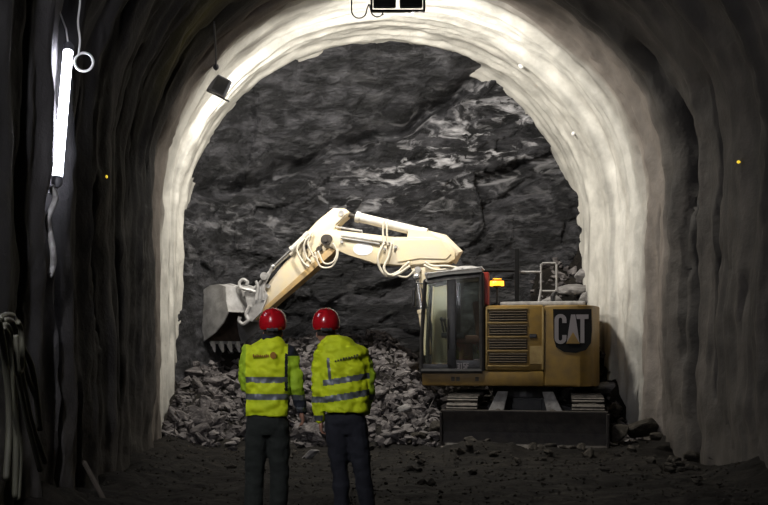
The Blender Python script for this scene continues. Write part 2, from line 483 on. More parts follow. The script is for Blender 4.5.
# ------------------------------------------------------------------ rock face
CA, SA = math.cos(math.radians(22)), math.sin(math.radians(22))
def blocky(u, v, w, seed):
    p = Vector((u, v, w + seed))
    d, pts = noise.voronoi(p)
    q = pts[0]
    h = noise.noise(q * 5.3 + Vector((seed, 1, 2)))
    gx = noise.noise(q * 3.1 + Vector((4, seed, 2))); gz = noise.noise(q * 3.7 + Vector((1, 7, seed)))
    return h + (u - q.x) * gx * 1.3 + (v - q.y) * gz * 1.3
def face_y(x, z):
    dx = (x - CX) / RX
    dz = max(0, (z - ZS) / RZ)
    r = min(1.15, math.hypot(dx, dz))
    sd = sstep(-.6, .6, -dx)     # 1 on the left
    yl = lerp(17.9, 18.9, sstep(.5, 3.5, z)); yl = lerp(yl, 19.0, sstep(4, 7.3, z))
    yr = lerp(18.4, 20.1, sstep(.4, 2.0, z)); yr = lerp(yr, 19.6, sstep(2.6, 4, z)); yr = lerp(yr, 20.1, sstep(4.5, 5.5, z)); yr = lerp(yr, 18.9, sstep(6.2, 7.4, z))
    yb = lerp(yr, yl, sd)
    yc = 20.75 - .10 * max(0, 2.5 - z)
    y = lerp(yc, yb, r ** 3.2)
    y += 1.15 * math.exp(-((x + 1.15) / .85) ** 2 - ((z - 2.0) / 1.0) ** 2)      # the pocket the bucket is digging
    u = x * CA + z * SA; v = -x * SA + z * CA
    u += .25 * N3(x * 1.3, z * 1.3, 8); v += .2 * N3(x * 1.3, z * 1.3, 18)
    y += .24 * blocky(u * .45, v * .9, 0, 3.3)
    y += .10 * blocky(u * 1.2, v * 2.6, 0, 9.1)
    y += .055 * blocky(u * 3.2, v * 6.0, 0, 5.7)
    y += .10 * fbm(u * 1.6, v * 4.2, 2, 6)
    cr = v - (5.1 + .2 * N3(u * .6, 1, 1))
    y += .6 * math.exp(-(cr / .17) ** 2) * sstep(-2.5, .5, u)      # the long slanting crack
    return y
grid('wall_back', CX - RX - .6, CX + RX + .6, -.2, 8.3, .034, M['face'], lambda x, z: (x, face_y(x, z), z), 'structure', smooth=True)

# ------------------------------------------------------------------ rocks
def rock_mesh(name, m, seed, n=15, sub=False):
    rnd = random.Random(seed)
    bm = bmesh.new()
    ax = (1, rnd.uniform(.7, 1), rnd.uniform(.5, .85))
    for _ in range(n):
        v = Vector((rnd.gauss(0, 1), rnd.gauss(0, 1), rnd.gauss(0, 1))).normalized()
        bm.verts.new((v.x * ax[0] * rnd.uniform(.75, 1), v.y * ax[1] * rnd.uniform(.75, 1), v.z * ax[2] * rnd.uniform(.75, 1)))
    r = bmesh.ops.convex_hull(bm, input=bm.verts)
    junk = [g for g in r['geom_interior'] if isinstance(g, bmesh.types.BMVert)]
    bmesh.ops.delete(bm, geom=junk, context='VERTS')
    bmesh.ops.bevel(bm, geom=bm.edges[:], offset=.05, segments=1, affect='EDGES')
    me = bpy.data.meshes.new(name); bm.to_mesh(me); bm.free()
    me.materials.append(m)
    return me
RM = [rock_mesh('rock', M['rubble'], 100 + i) for i in range(9)]
RD = [rock_mesh('rock', M['darkrock'], 200 + i) for i in range(6)]
RB = [rock_mesh('boulder', M['boulder'], 300 + i, 18) for i in range(5)]

EXC = Vector((3.975, 17.91, 0)); PHI = math.radians(14)
FWD = Vector((-math.cos(PHI), math.sin(PHI), 0)); LFT = Vector((-math.sin(PHI), -math.cos(PHI), 0))
def near_machine(x, y, pad=.0):
    v = Vector((x, y, 0)) - EXC
    a, b = v.dot(FWD), v.dot(LFT)
    return abs(a) < 1.35 + pad and -2.0 - pad < b < 2.6 + pad
def on_people(x, y):
    return abs(y - 8.62) < .35 and (-.75 < x < .75)

def put_rock(me, name, x, y, s, rnd, sink=.25, zoff=0):
    o = bpy.data.objects.new(name, me)
    o.scale = (s * rnd.uniform(.85, 1.2), s * rnd.uniform(.85, 1.2), s * rnd.uniform(.75, 1.05))
    o.rotation_euler = (rnd.uniform(-.5, .5), rnd.uniform(-.5, .5), rnd.uniform(0, 6.28))
    o.location = (x, y, gh(x, y) + s * (.55 - sink) + zoff)
    return link(o)

rnd = random.Random(11)
cnt = 0
while cnt < 215:                      # broken rocks lying on the heap
    x = rnd.uniform(-2.2, 2.6); y = rnd.uniform(16.1, 20.0)
    if near_machine(x, y, .05) or (math.hypot((x + 1.15) / .8, (y - 19.4) / .7) < 1): continue
    s = rnd.choice((.05, .06, .08, .1, .12, .15, .2, .27))
    o = put_rock(rnd.choice(RM), 'rock', x, y, s, rnd)
    q = VX + F * x / y
    big = 'large' if s > .17 else ('middling' if s > .09 else 'small')
    where, grp = (('left of the two people', 'left of the people') if q < 242 else ('behind the left person', 'behind the left person') if q < 295 else ('between and behind the two people', 'between the people') if q < 325 else ('behind the right person', 'behind the right person') if q < 378 else ('between the right person and the machine', 'beside the machine'))
    up = 'upper' if y > 18.2 else 'lower'
    tag(o, big + ' broken rock in the ' + up + ' rubble heap, ' + where, 'rock', big + ' rocks, ' + up + ' heap ' + grp)
    cnt += 1
cnt = 0
while cnt < 60:                       # stones strewn over the dark floor
    x = rnd.uniform(-1.9, 5.2); y = rnd.uniform(11.4, 16.3)
    if near_machine(x, y, .1): continue
    s = rnd.choice((.04, .05, .06, .08, .1))
    o = put_rock(rnd.choice(RD), 'rock', x, y, s, rnd, sink=.2)
    side = 'left of' if VX + F * x / y < 242 else ('behind' if VX + F * x / y < 378 else 'right of')
    sz = 'small' if s < .07 else 'fist-sized'
    tag(o, sz + ' dark muddy stone on the tunnel floor, ' + side + ' the two people', 'rock', sz + ' stones on the floor ' + side + ' the people')
    cnt += 1
for i in range(26):                   # clods and stones in front of the blade and at the right wall
    x = rnd.uniform(1.9, 5.3); y = rnd.uniform(14.6, 15.5) if i < 16 else rnd.uniform(12.5, 14.6)
    if i >= 16: x = rnd.uniform(4.6, 5.35)
    s = rnd.choice((.07, .09, .12, .15))
    o = put_rock(rnd.choice(RD), 'rock', x, y, s, rnd, sink=.3)
    tag(o, 'dark clod of muddy rock ' + ('just in front of the dozer blade' if i < 16 else 'along the foot of the right wall'), 'rock', 'muddy clods ' + ('before the blade' if i < 16 else 'by the right wall'))
# named larger ones
def boulder(px, py, Y, s, label, me, cat='boulder', nm='boulder', rz=0, sc=(1, 1, 1), rot=(0, 0)):
    p = at(px, py, Y)
    o = bpy.data.objects.new(nm, me); o.location = p; o.scale = (s * sc[0], s * sc[1], s * sc[2]); o.rotation_euler = (rot[0], rot[1], rz)
    return tag(link(o), label, cat)
boulder(571, 290, 19.4, .36, 'large pale boulder with a sharp tip showing above the engine cover', RB[0], sc=(1.1, .8, .75))
boulder(586, 298, 19.2, .24, 'pale boulder wedged against the right wall just behind the engine cover', RB[1], sc=(1, .8, .9), rz=1)
boulder(586, 276, 19.55, .25, 'rounded pale boulder highest up against the right wall', RB[2])
boulder(549, 301, 19.5, .30, 'low grey boulder behind the thin mirror bracket', RB[3], sc=(1.2, .8, .7))
boulder(609, 330, 18.6, .22, 'grey boulder in the gap between counterweight and right wall', RB[4])
boulder(612, 358, 18.1, .2, 'angular grey boulder under the gap boulder by the right wall', RB[1], rz=2)
boulder(609, 389, 17.75, .30, 'broad pale boulder low behind the counterweight corner', RB[2], sc=(1.3, .8, .7), rz=.4)
boulder(643, 429, 15.6, .46, 'big dark block of rock standing beside the right end of the dozer blade', RD[0], sc=(.95, .8, .8), rz=.6)
boulder(620, 434, 15.4, .28, 'rough dark rock leaning between dozer blade and big dark block', RD[2], rz=1.4)
boulder(692, 457, 14.1, .17, 'brownish stone at the foot of the right wall', RD[3])
boulder(716, 459, 13.6, .15, 'outermost brownish stone at the foot of the right wall', RD[4])
boulder(180, 441, 17.0, .2, 'dark round boulder at the foot of the left wall', RD[5])
boulder(233, 448, 15.9, .13, 'pointed grey stone in front of the heap, left of both people', RM[3], 'rock', 'rock')
boulder(308, 455, 14.6, .17, 'pale slanting slab of rock seen between the two people', RB[3], 'rock', 'rock', sc=(1.3, .7, .6), rot=(.3, -.5))
boulder(405, 408, 16.6, .16, 'pale upright stone on the heap left of the tracks', RB[4], 'rock', 'rock')
boulder(160, 491, 11.3, .22, 'flat brown slab of rock lying on the floor near the left wall', RD[1], 'rock', 'rock', sc=(1.4, .8, .35))
boulder(395, 366, 19.6, .3, 'long tan slab on top of the heap in front of the cab', RM[5], 'rock', 'rock', sc=(1.6, .8, .45), rot=(0, .2))

boulder(436, 428, 16.3, .24, 'dark boulder tight against the left end of the dozer blade', RD[1], rz=.5, sc=(.8, .9, 1.1))
boulder(418, 436, 16.2, .20, 'dark rough boulder one step left of the dozer blade', RD[4], rz=1.5)
boulder(615, 410, 16.9, .2, 'dark boulder in front of the broad pale boulder by the right wall', RD[3], rz=1.5)
boulder(655, 436, 15.0, .16, 'dark stone right of the big dark block at the right wall', RD[4], rz=2.5)
# uncountable small stuff
def rubble_stuff(name, m, n, region, sizes, label, seed, cat='rubble'):
    r = random.Random(seed)
    vs, fs = [], []
    base = []
    for i in range(8):
        bm = bmesh.new()
        for _ in range(9):
            v = Vector((r.gauss(0, 1), r.gauss(0, 1), r.gauss(0, 1))).normalized()
            bm.verts.new((v.x, v.y * .85, v.z * .65))
        q = bmesh.ops.convex_hull(bm, input=bm.verts)
        junk = [g for g in q['geom_interior'] if isinstance(g, bmesh.types.BMVert)]
        bmesh.ops.delete(bm, geom=junk, context='VERTS')
        bm.verts.index_update()
        base.append(([v.co.copy() for v in bm.verts], [[v.index for v in f.verts] for f in bm.faces])); bm.free()
    k = 0
    while k < n:
        x = r.uniform(region[0], region[1]); y = r.uniform(region[2], region[3])
        if near_machine(x, y, -.25) or on_people(x, y): continue
        s = r.uniform(*sizes) * (r.random() ** .7 + .3)
        V, Fc = r.choice(base)
        mtx = Matrix.Translation((x, y, gh(x, y) + s * .2)) @ Euler((r.uniform(-.6, .6), r.uniform(-.6, .6), r.uniform(0, 6.3))).to_matrix().to_4x4() @ Matrix.Scale(s, 4)
        o0 = len(vs)
        vs += [tuple(mtx @ v) for v in V]; fs += [tuple(o0 + i for i in f) for f in Fc]
        k += 1
    me = bpy.data.meshes.new(name); me.from_pydata(vs, [], fs); me.materials.append(m)
    o = link(bpy.data.objects.new(name, me))
    return tag(o, label, cat, kind='stuff')
rubble_stuff('rubble', M['rubble'], 4600, (-2.3, 5.45, 16.0, 20.6), (.03, .13), 'heap of grey crushed rock at the foot of the tunnel face', 5)
rubble_stuff('gravel', M['darkrock'], 3800, (-2.2, 5.4, 9.3, 16.6), (.008, .03), 'dark muddy gravel scattered over the tunnel floor', 6, 'gravel')

# ------------------------------------------------------------------ excavator
ex = empty('excavator', EXC, math.pi - PHI)
tag(ex, 'yellow tracked excavator with pale dusty boom raised, digging at the tunnel face', 'excavator')
def L(px, py, yl):
    """pixel -> local (x forward, z up) on the machine's vertical plane y = yl"""
    d = Vector(((px - VX) / F, 1.0, 0))
    P0 = EXC + LFT * yl
    n = LFT
    t = P0.dot(n) / d.dot(n)
    p = d * t
    return ((p - EXC).dot(FWD), EYE - (py - HZ) * t / F)
def poly(pts, yl): return [L(a, b, yl) for a, b in pts]
def V(px, py, yl):
    a, z = L(px, py, yl); return Vector((a, yl, z))

# undercarriage: its long axis runs along local y (towards the camera)
def track(sx):
    mb = MB()
    hl, h = 1.85, .40          # half length to the wheel centres, half height
    hl2 = hl - h
    path = []
    n = 16
    for i in range(n + 1):
        a = -math.pi / 2 + math.pi * i / n
        path.append((hl2 + h * math.cos(a), .42 + h * math.sin(a)))
    for i in range(n + 1):
        a = math.pi / 2 + math.pi * i / n
        path.append((-hl2 + h * math.cos(a), .42 + h * math.sin(a)))
    # resample
    P = path + [path[0]]
    seg = [math.hypot(P[i + 1][0] - P[i][0], P[i + 1][1] - P[i][1]) for i in range(len(P) - 1)]
    tot = sum(seg); ns = 46
    for k in range(ns):
        s = tot * k / ns; i = 0
        while s > seg[i]: s -= seg[i]; i += 1
        f = s / seg[i]
        y = lerp(P[i][0], P[i + 1][0], f); z = lerp(P[i][1], P[i + 1][1], f)
        ang = math.atan2(P[i + 1][1] - P[i][1], P[i + 1][0] - P[i][0])
        mb.box((sx, y, z), (.5, .118, .035), (ang, 0, 0), .006)
        mb.box((sx, y - math.sin(-ang) * .0, z), (.5, .022, .075), (ang, 0, 0))
    return mb
for sx in (1.0, -1.0):
    t = track(sx).build('track', M['track'], ex)
    fr = MB().box((sx, 0, .42), (.30, 2.7, .34), bev=.05)
    fr.build('track_frame', M['black'], t)
    for y in (-1.45, 1.45):
        w = MB()
        w.tube([(sx - .14, y, .42), (sx + .14, y, .42)], .33, 24)
        w.tube([(sx - .17, y, .42), (sx + .17, y, .42)], .12, 16)
        for k in range(8):
            a = k * math.pi / 4
            w.box((sx, y + .22 * math.cos(a), .42 + .22 * math.sin(a)), (.31, .06, .06))
        w.build('sprocket' if y < 0 else 'idler_wheel', M['track'], t, auto=40)
u = MB()
u.box((0, 0, .62), (1.1, 1.3, .34), bev=.06)
for sx in (1, -1):
    for sy in (1, -1):
        u.prism([(sx * .25, .78), (sx * .85, .60), (sx * .85, .36), (sx * .25, .50)], sy * .35, sy * .78, .02)
u.tube([(0, 0, .78), (0, 0, .96)], .60, 36)
u.build('undercarriage_frame', M['black'], ex)
for sx in (1, -1):
    br = MB()
    br.prism([(sx * .28, .90), (sx * .46, .90), (sx * .66, .46), (sx * .38, .46)], 1.06, 1.14, .01)
    br.build('blade_bracket', M['dust'], ex)  # pale material stands in for light falling on these frame plates
b = MB()
prof = [(2.30, .60), (2.38, .62), (2.34, .45), (2.33, .30), (2.38, .12), (2.46, .05), (2.40, .04), (2.27, .14), (2.22, .3), (2.24, .48)]
b.prism(prof, -1.27, 1.27, plane='yz')
b.box((0, 2.31, .62), (2.56, .10, .05), bev=.01)
for sx in (1, -1): b.box((sx * 1.27, 2.28, .33), (.04, .3, .56), bev=.01)
bl = b.build('dozer_blade', M['blade'], ex)
c = MB()
for sx in (.45, -.45):
    c.tube([(sx, 1.1, .55), (sx, 2.25, .32)], .07, 12); c.box((sx, 1.7, .42), (.14, 1.1, .14), (-.2, 0, 0), .02)
c.build('push_arm', M['blade'], bl)

# deck, engine house, counterweight
YN = 1.20
def rr(x0, x1, z0, z1, r, n=5):
    out = []
    for cx_, cz_, a0 in ((x1 - r, z1 - r, 0), (x0 + r, z1 - r, 90), (x0 + r, z0 + r, 180), (x1 - r, z0 + r, 270)):
        for k in range(n + 1):
            a = math.radians(a0 + 90 * k / n)
            out.append((cx_ + r * math.cos(a), cz_ + r * math.sin(a)))
    return out
xf = L(422, 380, YN)[0]; xr_ = L(594, 380, YN)[0]
x_cab_r = L(485, 340, YN)[0]; x_cw = L(544, 340, YN)[0]
z_bot = L(480, 386, YN)[1]; z_dk = L(455, 371, YN)[1]; z_top = L(520, 305, YN)[1]
d = MB()
d.box(((xf + x_cw) / 2, 0, (z_bot + z_dk) / 2 ), (xf - x_cw, 2 * YN, z_dk - z_bot), bev=.025)
dk = d.build('deck_frame', M['yellow'], ex, auto=40)
s_ = MB()
for px in (453, 458, 477):
    p = V(px, 379, YN)
    s_.box((p.x, YN + .004, p.z), (.06, .02, .07))
s_.build('slot', M['dark_gap'], dk)
# engine side housing (louvre door) with the far side
e = MB()
e.box(((x_cab_r + x_cw) / 2, 0, (z_dk + z_top) / 2), (x_cab_r - x_cw, 2 * YN, z_top - z_dk), bev=.06)
eng = e.build('engine_housing', M['yellow'], ex, auto=40)
for i, (ya, yb) in enumerate(((311, 321), (325, 335), (339, 349), (353, 363))):
    A = V(489, ya, YN); B = V(527, yb, YN)
    lv = MB()
    lv.box(((A.x + B.x) / 2, YN + .003, (A.z + B.z) / 2), (abs(A.x - B.x), .012, abs(A.z - B.z)), bev=.005)
    g = lv.build('air_vent', M['dark_gap'], eng)
    sl = MB()
    for k in range(4):
        z = lerp(A.z, B.z, (k + .5) / 4)
        sl.box(((A.x + B.x) / 2, YN + .014, z), (abs(A.x - B.x) - .02, .022, .008), (.5, 0, 0))
    sl.build('slat', M['slat'], g)
tr = MB()
for yy in (323, 337, 351, 366, 309):
    A = V(487, yy, YN); B = V(528, yy, YN)
    tr.box(((A.x + B.x) / 2, YN + .008, A.z), (abs(A.x - B.x), .02, .022), bev=.005)
A = V(543, 307, YN); B = V(543, 370, YN)
tr.box((A.x, YN + .008, (A.z + B.z) / 2), (.035, .024, A.z - B.z), bev=.008)
A = V(486, 307, YN); B = V(486, 370, YN)
tr.box((A.x - .01, YN + .008, (A.z + B.z) / 2), (.03, .02, A.z - B.z), bev=.008)
tr.build('door_trim', M['yellow_trim'], eng, auto=40)
h = MB(); p = V(533, 336, YN)
h.box((p.x, YN + .006, p.z), (.12, .014, .07), bev=.01); h.build('door_handle', M['black'], eng)
h = MB(); A = V(536, 355, YN); h.box((A.x, YN + .002, A.z), (.2, .008, .3), bev=.003); h.build('service_hatch', M['yellow_trim'], eng)
# counterweight: rounded in plan
cw = MB()
plan = [(x_cw, YN), (xr_ + .25, YN)]
for k in range(1, 7):
    a = math.radians(15 * k)
    plan.append((xr_ + .25 - .25 * math.sin(a), YN - .28 + .28 * math.cos(a)))
plan += [(xr_ - .10, .5), (xr_ - .14, 0), (xr_ - .10, -.5), (xr_, -YN + .25), (xr_ + .12, -YN + .06), (xr_ + .3, -YN), (x_cw, -YN)]
cw.prism(plan, z_bot, z_top - .01, .035, plane='xy')
cwo = cw.build('counterweight', M['yellow'], ex, auto=40)
lp = MB()
lp.prism(poly([(553, 309), (591.5, 309), (592, 330), (591, 343), (586, 350), (576, 353), (564, 352), (556, 347), (553.5, 338)], YN), YN + .001, YN + .012, .002)
lgo = lp.build('logo_panel', M['plate'], cwo)
def letter(name, polys, m, par, yl, th=.008):
    b = MB()
    for q in polys: b.prism(poly(q, yl), yl, yl + th)
    return b.build(name, m, par)
def arc_px(cx, cy, rx, ry, a0, a1, n=10):
    return [(cx + rx * math.cos(math.radians(lerp(a0, a1, k / n))), cy - ry * math.sin(math.radians(lerp(a0, a1, k / n)))) for k in range(n + 1)]
Cq = [(566.5, 323), (566.5, 319)] + arc_px(560.5, 319.5, 6, 5.5, 0, 180, 8) + [(554.5, 338.5)] + arc_px(560.5, 338.5, 6, 5.5, 180, 360, 8) + [(566.5, 335), (562.3, 335), (562.3, 338.5)] + arc_px(560.4, 338.7, 1.8, 2, 0, -180, 5) + [(558.6, 320)] + arc_px(560.4, 319.5, 1.8, 2, 180, 0, 5) + [(562.3, 323)]
letter('letter', [Cq], M['letter'], lgo, YN + .010)
letter('letter', [[(571, 314.5), (575.3, 314.5), (579.5, 343), (575.8, 343), (575.1, 337), (571.2, 337), (570.5, 343), (566.7, 343)]], M['letter'], lgo, YN + .010)
letter('letter', [[(576, 314.5), (588.5, 314.5), (588.5, 319), (584.4, 319), (584.4, 343), (580.4, 343), (580.4, 319), (576.8, 319)]], M['letter'], lgo, YN + .010)
letter('triangle_mark', [[(573, 332), (579.8, 343.6), (566.2, 343.6)]], M['yellow'], lgo, YN + .0195)
# engine cover on top
tc_ = MB()
ec = MB()
A = L(545, 305, .3); 
ec.box(((x_cab_r + xr_) / 2 - .05, -.15, z_top + .03), (x_cab_r - xr_ - .35, 1.9, .1), bev=.04)
ec.build('engine_cover', M['dust'], ex)
st = MB(); p = V(553, 296, .2)
st.tube([(p.x, .2, z_top), (p.x, .2, p.z), (p.x - .05, .2, p.z + .08)], .045, 12)
st.build('exhaust_pipe', M['black'], ex)
# far side handrail, black guard and mirror bracket
YF = .55
g = MB()
g.tube([V(481, 270.5, YF), V(517, 270.5, YF)], .032, 8)
g.box(((V(517, 285, YF)).x, YF, (V(0, 262, YF).z + z_top) / 2), (.075, .10, V(0, 262, YF).z - z_top), bev=.01)
g.tube([V(487, 280, YF), V(512, 280, YF)], .015, 8)
g.build('guard_frame', M['plate'], ex)
g = MB()
A = V(483.5, 274, 1.0); B = V(489, 304, 1.0)
g.box(((A.x + B.x) / 2, 1.0, (A.z + B.z) / 2), (abs(A.x - B.x), .3, abs(A.z - B.z) + .04), bev=.01)
g.build('side_panel', M['red_plastic'], ex)['label'] = 'red panel behind the cab'
g = MB()
g.tube([V(519, 272, YF), V(541, 272, YF)], .02, 8)
g.tube([V(541, 264, YF), V(541, 290, YF), V(543, 291, YF), V(555, 291, YF), V(556.5, 289, YF), V(556.5, 265, YF), V(555, 263, YF), V(543, 263, YF), V(541, 265, YF)], .016, 8)
g.tube([V(541, 289, YF), V(539, 300, YF), V(539, 306, YF)], .018, 8)
g.build('handrail', M['dust'], ex)
g = MB(); p = V(497, 283, .1)
g.tube([(p.x, .1, z_top - .02), (p.x, .1, p.z - .07)], .02, 8)
g.tube([(p.x, .1, p.z - .08), (p.x, .1, p.z - .05)], .075, 16)
bo = g.build('beacon', M['black'], ex, auto=40)
g = MB(); g.tube([(p.x, .1, p.z - .05), (p.x, .1, p.z + .04), (p.x, .1, p.z + .075)], [.125, .12, .075], 20)
g.build('beacon_lens', M['amber'], bo, auto=50)

# cab
YC0, YC1 = .30, 1.22         # far and near side of the cab
ctop = [(424, 281), (428, 277.5), (446, 274), (480, 271), (484, 273)]
def cabpost(mb, pts, y, w=.06, dep=.06):
    P = [V(a, b_, YN) for a, b_ in pts]
    for p in P: p.y = y
    mb.tube(P, w / 1.6, 6)
cb = MB()
fb, ft, rb, rt = (421.5, 371), (425, 281), (482, 371), (481.5, 273)
for y in (YC1 - .03, YC0 + .03):
    for pts, w in (((fb, (421.5, 340), ft), .07), (((427, 278.5), (446, 275), (482, 272)), .10), ((rt, rb), .09), (((451.5, 275), (451.5, 371)), .16), ((fb, rb), .1)):
        P = [V(a, b_, YN) for a, b_ in pts]
        for p in P: p.y = y
        if w > .15:
            A, B = P[0], P[-1]
            cb.box(((A.x + B.x) / 2, y, (A.z + B.z) / 2), (.15, .05, abs(A.z - B.z)), bev=.01)
        else: cb.tube(P, w / 2, 8)
for q in (fb, ft, rb, rt):
    A = V(*q, YN)
    cb.tube([(A.x, YC0 + .03, A.z), (A.x, YC1 - .03, A.z)], .035, 8)
A = V(456, 360, YN); B = V(484, 371, YN)
cb.box(((A.x + B.x) / 2, YC1 - .03, (A.z + B.z) / 2), (abs(A.x - B.x), .05, abs(A.z - B.z)), bev=.006)
A = V(422, 364, YN); B = V(452, 371, YN)
cb.box(((A.x + B.x) / 2, YC1 - .03, (A.z + B.z) / 2), (abs(A.x - B.x), .05, abs(A.z - B.z)), bev=.006)
cab = cb.build('cab_frame', M['black'], ex, auto=40)
# roof
rf = MB()
R0 = poly([(425, 281.5), (428, 277), (446, 273.5), (479, 270.5), (482.5, 273), (482.5, 277), (446, 280), (430, 284)], YN)
rf.prism(R0, YC0, YC1, .012)
rf.build('roof', M['dust'], cab, auto=40)
gd = MB()
for k, yy in enumerate((.4, .58, .76, .94, 1.12)):
    gd.tube([V(424, 274, YN).copy() if False else Vector((L(424, 273.5, YN)[0], yy, L(424, 273.5, YN)[1])), Vector((L(482, 267, YN)[0], yy, L(482, 267, YN)[1]))], .018, 8)
for px_ in (426, 444, 462, 480):
    py_ = 273.4 - (px_ - 424) * 6.5 / 58
    a, z = L(px_, py_, YN)
    gd.tube([(a, .36, z), (a, 1.16, z)], .022, 8); gd.tube([(a, .4, z), (a, .4, z - .1)], .018, 6); gd.tube([(a, 1.12, z), (a, 1.12, z - .1)], .018, 6)
gd.build('roof_guard', M['dust'], cab, auto=40)
rb2 = MB()
rb2.ball((L(465, 266, YN)[0], .8, L(465, 268.5, YN)[1]), .16, 14, (1.7, 1.4, .5))
rb2.build('roof_dust_heap', M['dust'], cab)
# panes
def pane(name, pts, y):
    b = MB(); b.prism(poly(pts, YN), y - .006, y + .006); return b.build(name, M['glass'], cab)
pane('side_window', [(428, 283), (446.5, 279), (446.5, 363), (424.5, 363)], YC1 - .03)
pane('side_window', [(456.5, 279), (482, 277), (482, 359), (456.5, 359)], YC1 - .03)
pane('side_window', [(428, 283), (446.5, 279), (446.5, 363), (424.5, 363)], YC0 + .03)
pane('side_window', [(456.5, 279), (482, 277), (482, 359), (456.5, 359)], YC0 + .03)
b = MB(); A = V(*fb, YN); B = V(*ft, YN)
b.bm.faces.new([b.bm.verts.new(v) for v in ((A.x, YC0 + .05, A.z), (A.x, YC1 - .05, A.z), (B.x, YC1 - .05, B.z), (B.x, YC0 + .05, B.z))])
ws = b.build('windscreen', M['glass'], cab)
so = ws.modifiers.new('s', 'SOLIDIFY'); so.thickness = .01
# seat and controls
b = MB(); zc = V(0, 340, YN).z
xs = L(466, 340, .75)[0]
b.box((xs, .76, zc - .02), (.5, .5, .14), bev=.05)
b.box((xs - .22, .76, zc + .33), (.13, .46, .62), (0, .12, 0), .05)
b.box((xs - .27, .76, zc + .72), (.1, .26, .18), bev=.04)
b.tube([(xs, .76, zc - .05), (xs, .76, z_dk)], .12, 12)
b.build('seat', M['seat'], cab, auto=50)
b = MB()
b.box((xs + .2, 1.02, zc + .05), (.4, .12, .1), bev=.03); b.tube([(xs + .36, 1.02, zc + .1), (xs + .4, 1.02, zc + .32)], .02, 8); b.ball((xs + .4, 1.02, zc + .33), .035, 10)
b.box((xs + .2, .5, zc + .05), (.4, .12, .1), bev=.03); b.tube([(xs + .36, .5, zc + .1), (xs + .4, .5, zc + .32)], .02, 8); b.ball((xs + .4, .5, zc + .33), .035, 10)
b.build('control_console', M['black'], cab, auto=50)
# number plate decal "315F" under the rear window, grab handle, mirror
DG = {'3': [[(0, 0), (3, 0), (3, 6), (0, 6), (0, 5), (2, 5), (2, 3.5), (.6, 3.5), (.6, 2.5), (2, 2.5), (2, 1), (0, 1)]],
      '1': [[(.8, 0), (2, 0), (2, 6), (1, 6), (1, 1.2), (.3, 1.4)]],
      '5': [[(0, 0), (3, 0), (3, 1), (1, 1), (1, 2.5), (3, 2.5), (3, 6), (0, 6), (0, 5), (2, 5), (2, 3.5), (0, 3.5)]],
      'F': [[(0, 0), (3, 0), (3, 1), (1, 1), (1, 2.5), (2.6, 2.5), (2.6, 3.5), (1, 3.5), (1, 6), (0, 6)]]}
for i, ch in enumerate('315F'):
    letter('letter', [[(457 + i * 3.1 + a * .85, 363 + c_ * .95) for a, c_ in q] for q in DG[ch]], M['letter'], cab, YC1 - .003, .006)
b = MB()
p0, p1 = V(417, 288, YN), V(419.5, 300, YN)
b.tube([V(424, 284, YN), V(416.5, 283, YN), V(416, 292, YN)], .014, 8)
b.box((V(414.5, 298, YN).x, YN + .05, V(414.5, 298, YN).z), (.06, .16, .3), bev=.02)
b.build('mirror', M['black'], cab)
b = MB(); b.tube(spline([V(448.5, 318, YN) + Vector((0, .05, 0)), V(448.5, 322, YN) + Vector((0, .09, 0)), V(448.5, 345, YN) + Vector((0, .09, 0)), V(448.5, 349, YN) + Vector((0, .05, 0))], 4), .012, 8)
b.build('grab_handle', M['black'], cab)

# boom
YB0, YB1 = -.36, .06     # far and near side of the boom
bm_ = MB()
bm_.prism(poly([(323, 234), (330, 229.5), (345, 231), (394, 237), (432, 237), (446, 242), (455, 252), (455, 259), (448, 263), (430, 263), (409, 265.5), (374, 263.5), (349, 255), (327, 246), (323, 241)], YB1), YB0, YB1, .015)
bo_ = bm_.build('boom', M['boom'], ex, auto=40)
# plate seams and gussets
b = MB()
b.prism(poly([(394, 240), (441, 240), (451, 254), (446, 259), (420, 258), (398, 262)], YB1), YB1, YB1 + .018, .004)
b.build('side_plate', M['boom'], bo_)
b = MB(); b.prism(poly(arc_px(363, 249, 10, 6.5, 0, 330, 11), YB1), YB1, YB1 + .006); b.build('worn_patch', M['dustw'], bo_)
for px_, py_, r in ((342, 242, .03), (385, 249, .025), (396, 247, .03)):
    b = MB(); p = V(px_, py_, YB1); b.tube([(p.x, YB0 - .05, p.z), (p.x, YB1 + .05, p.z)], r, 16)
    b.build('pin', M['dust'], bo_, auto=40)
# pipe along the boom's top and rail
b = MB()
b.tube([V(331, 228, YB1 - .05), V(333, 226.5, YB1 - .05), V(362, 231, YB1 - .05), V(362, 234, YB1 - .05)], .018, 6)
b.tube([V(341, 235.5, YB1 + .03), V(362, 238.5, YB1 + .03), V(392, 243, YB1 + .03)], .016, 6)
b.tube([V(341, 238.0, YB1 + .03), V(362, 241, YB1 + .03), V(380, 244, YB1 + .03)], .016, 6)
b.build('pipe', M['dust'], bo_)
b = MB(); p = V(326.5, 240, YB1); b.tube([(p.x, YB0 - .06, p.z), (p.x, YB1 + .06, p.z)], .10, 20); b.tube([(p.x, YB0 - .09, p.z), (p.x, YB1 + .09, p.z)], .045, 14)
b.build('joint_pin', M['blade'], bo_, auto=40)  # pin made dark for the shaded gap around it
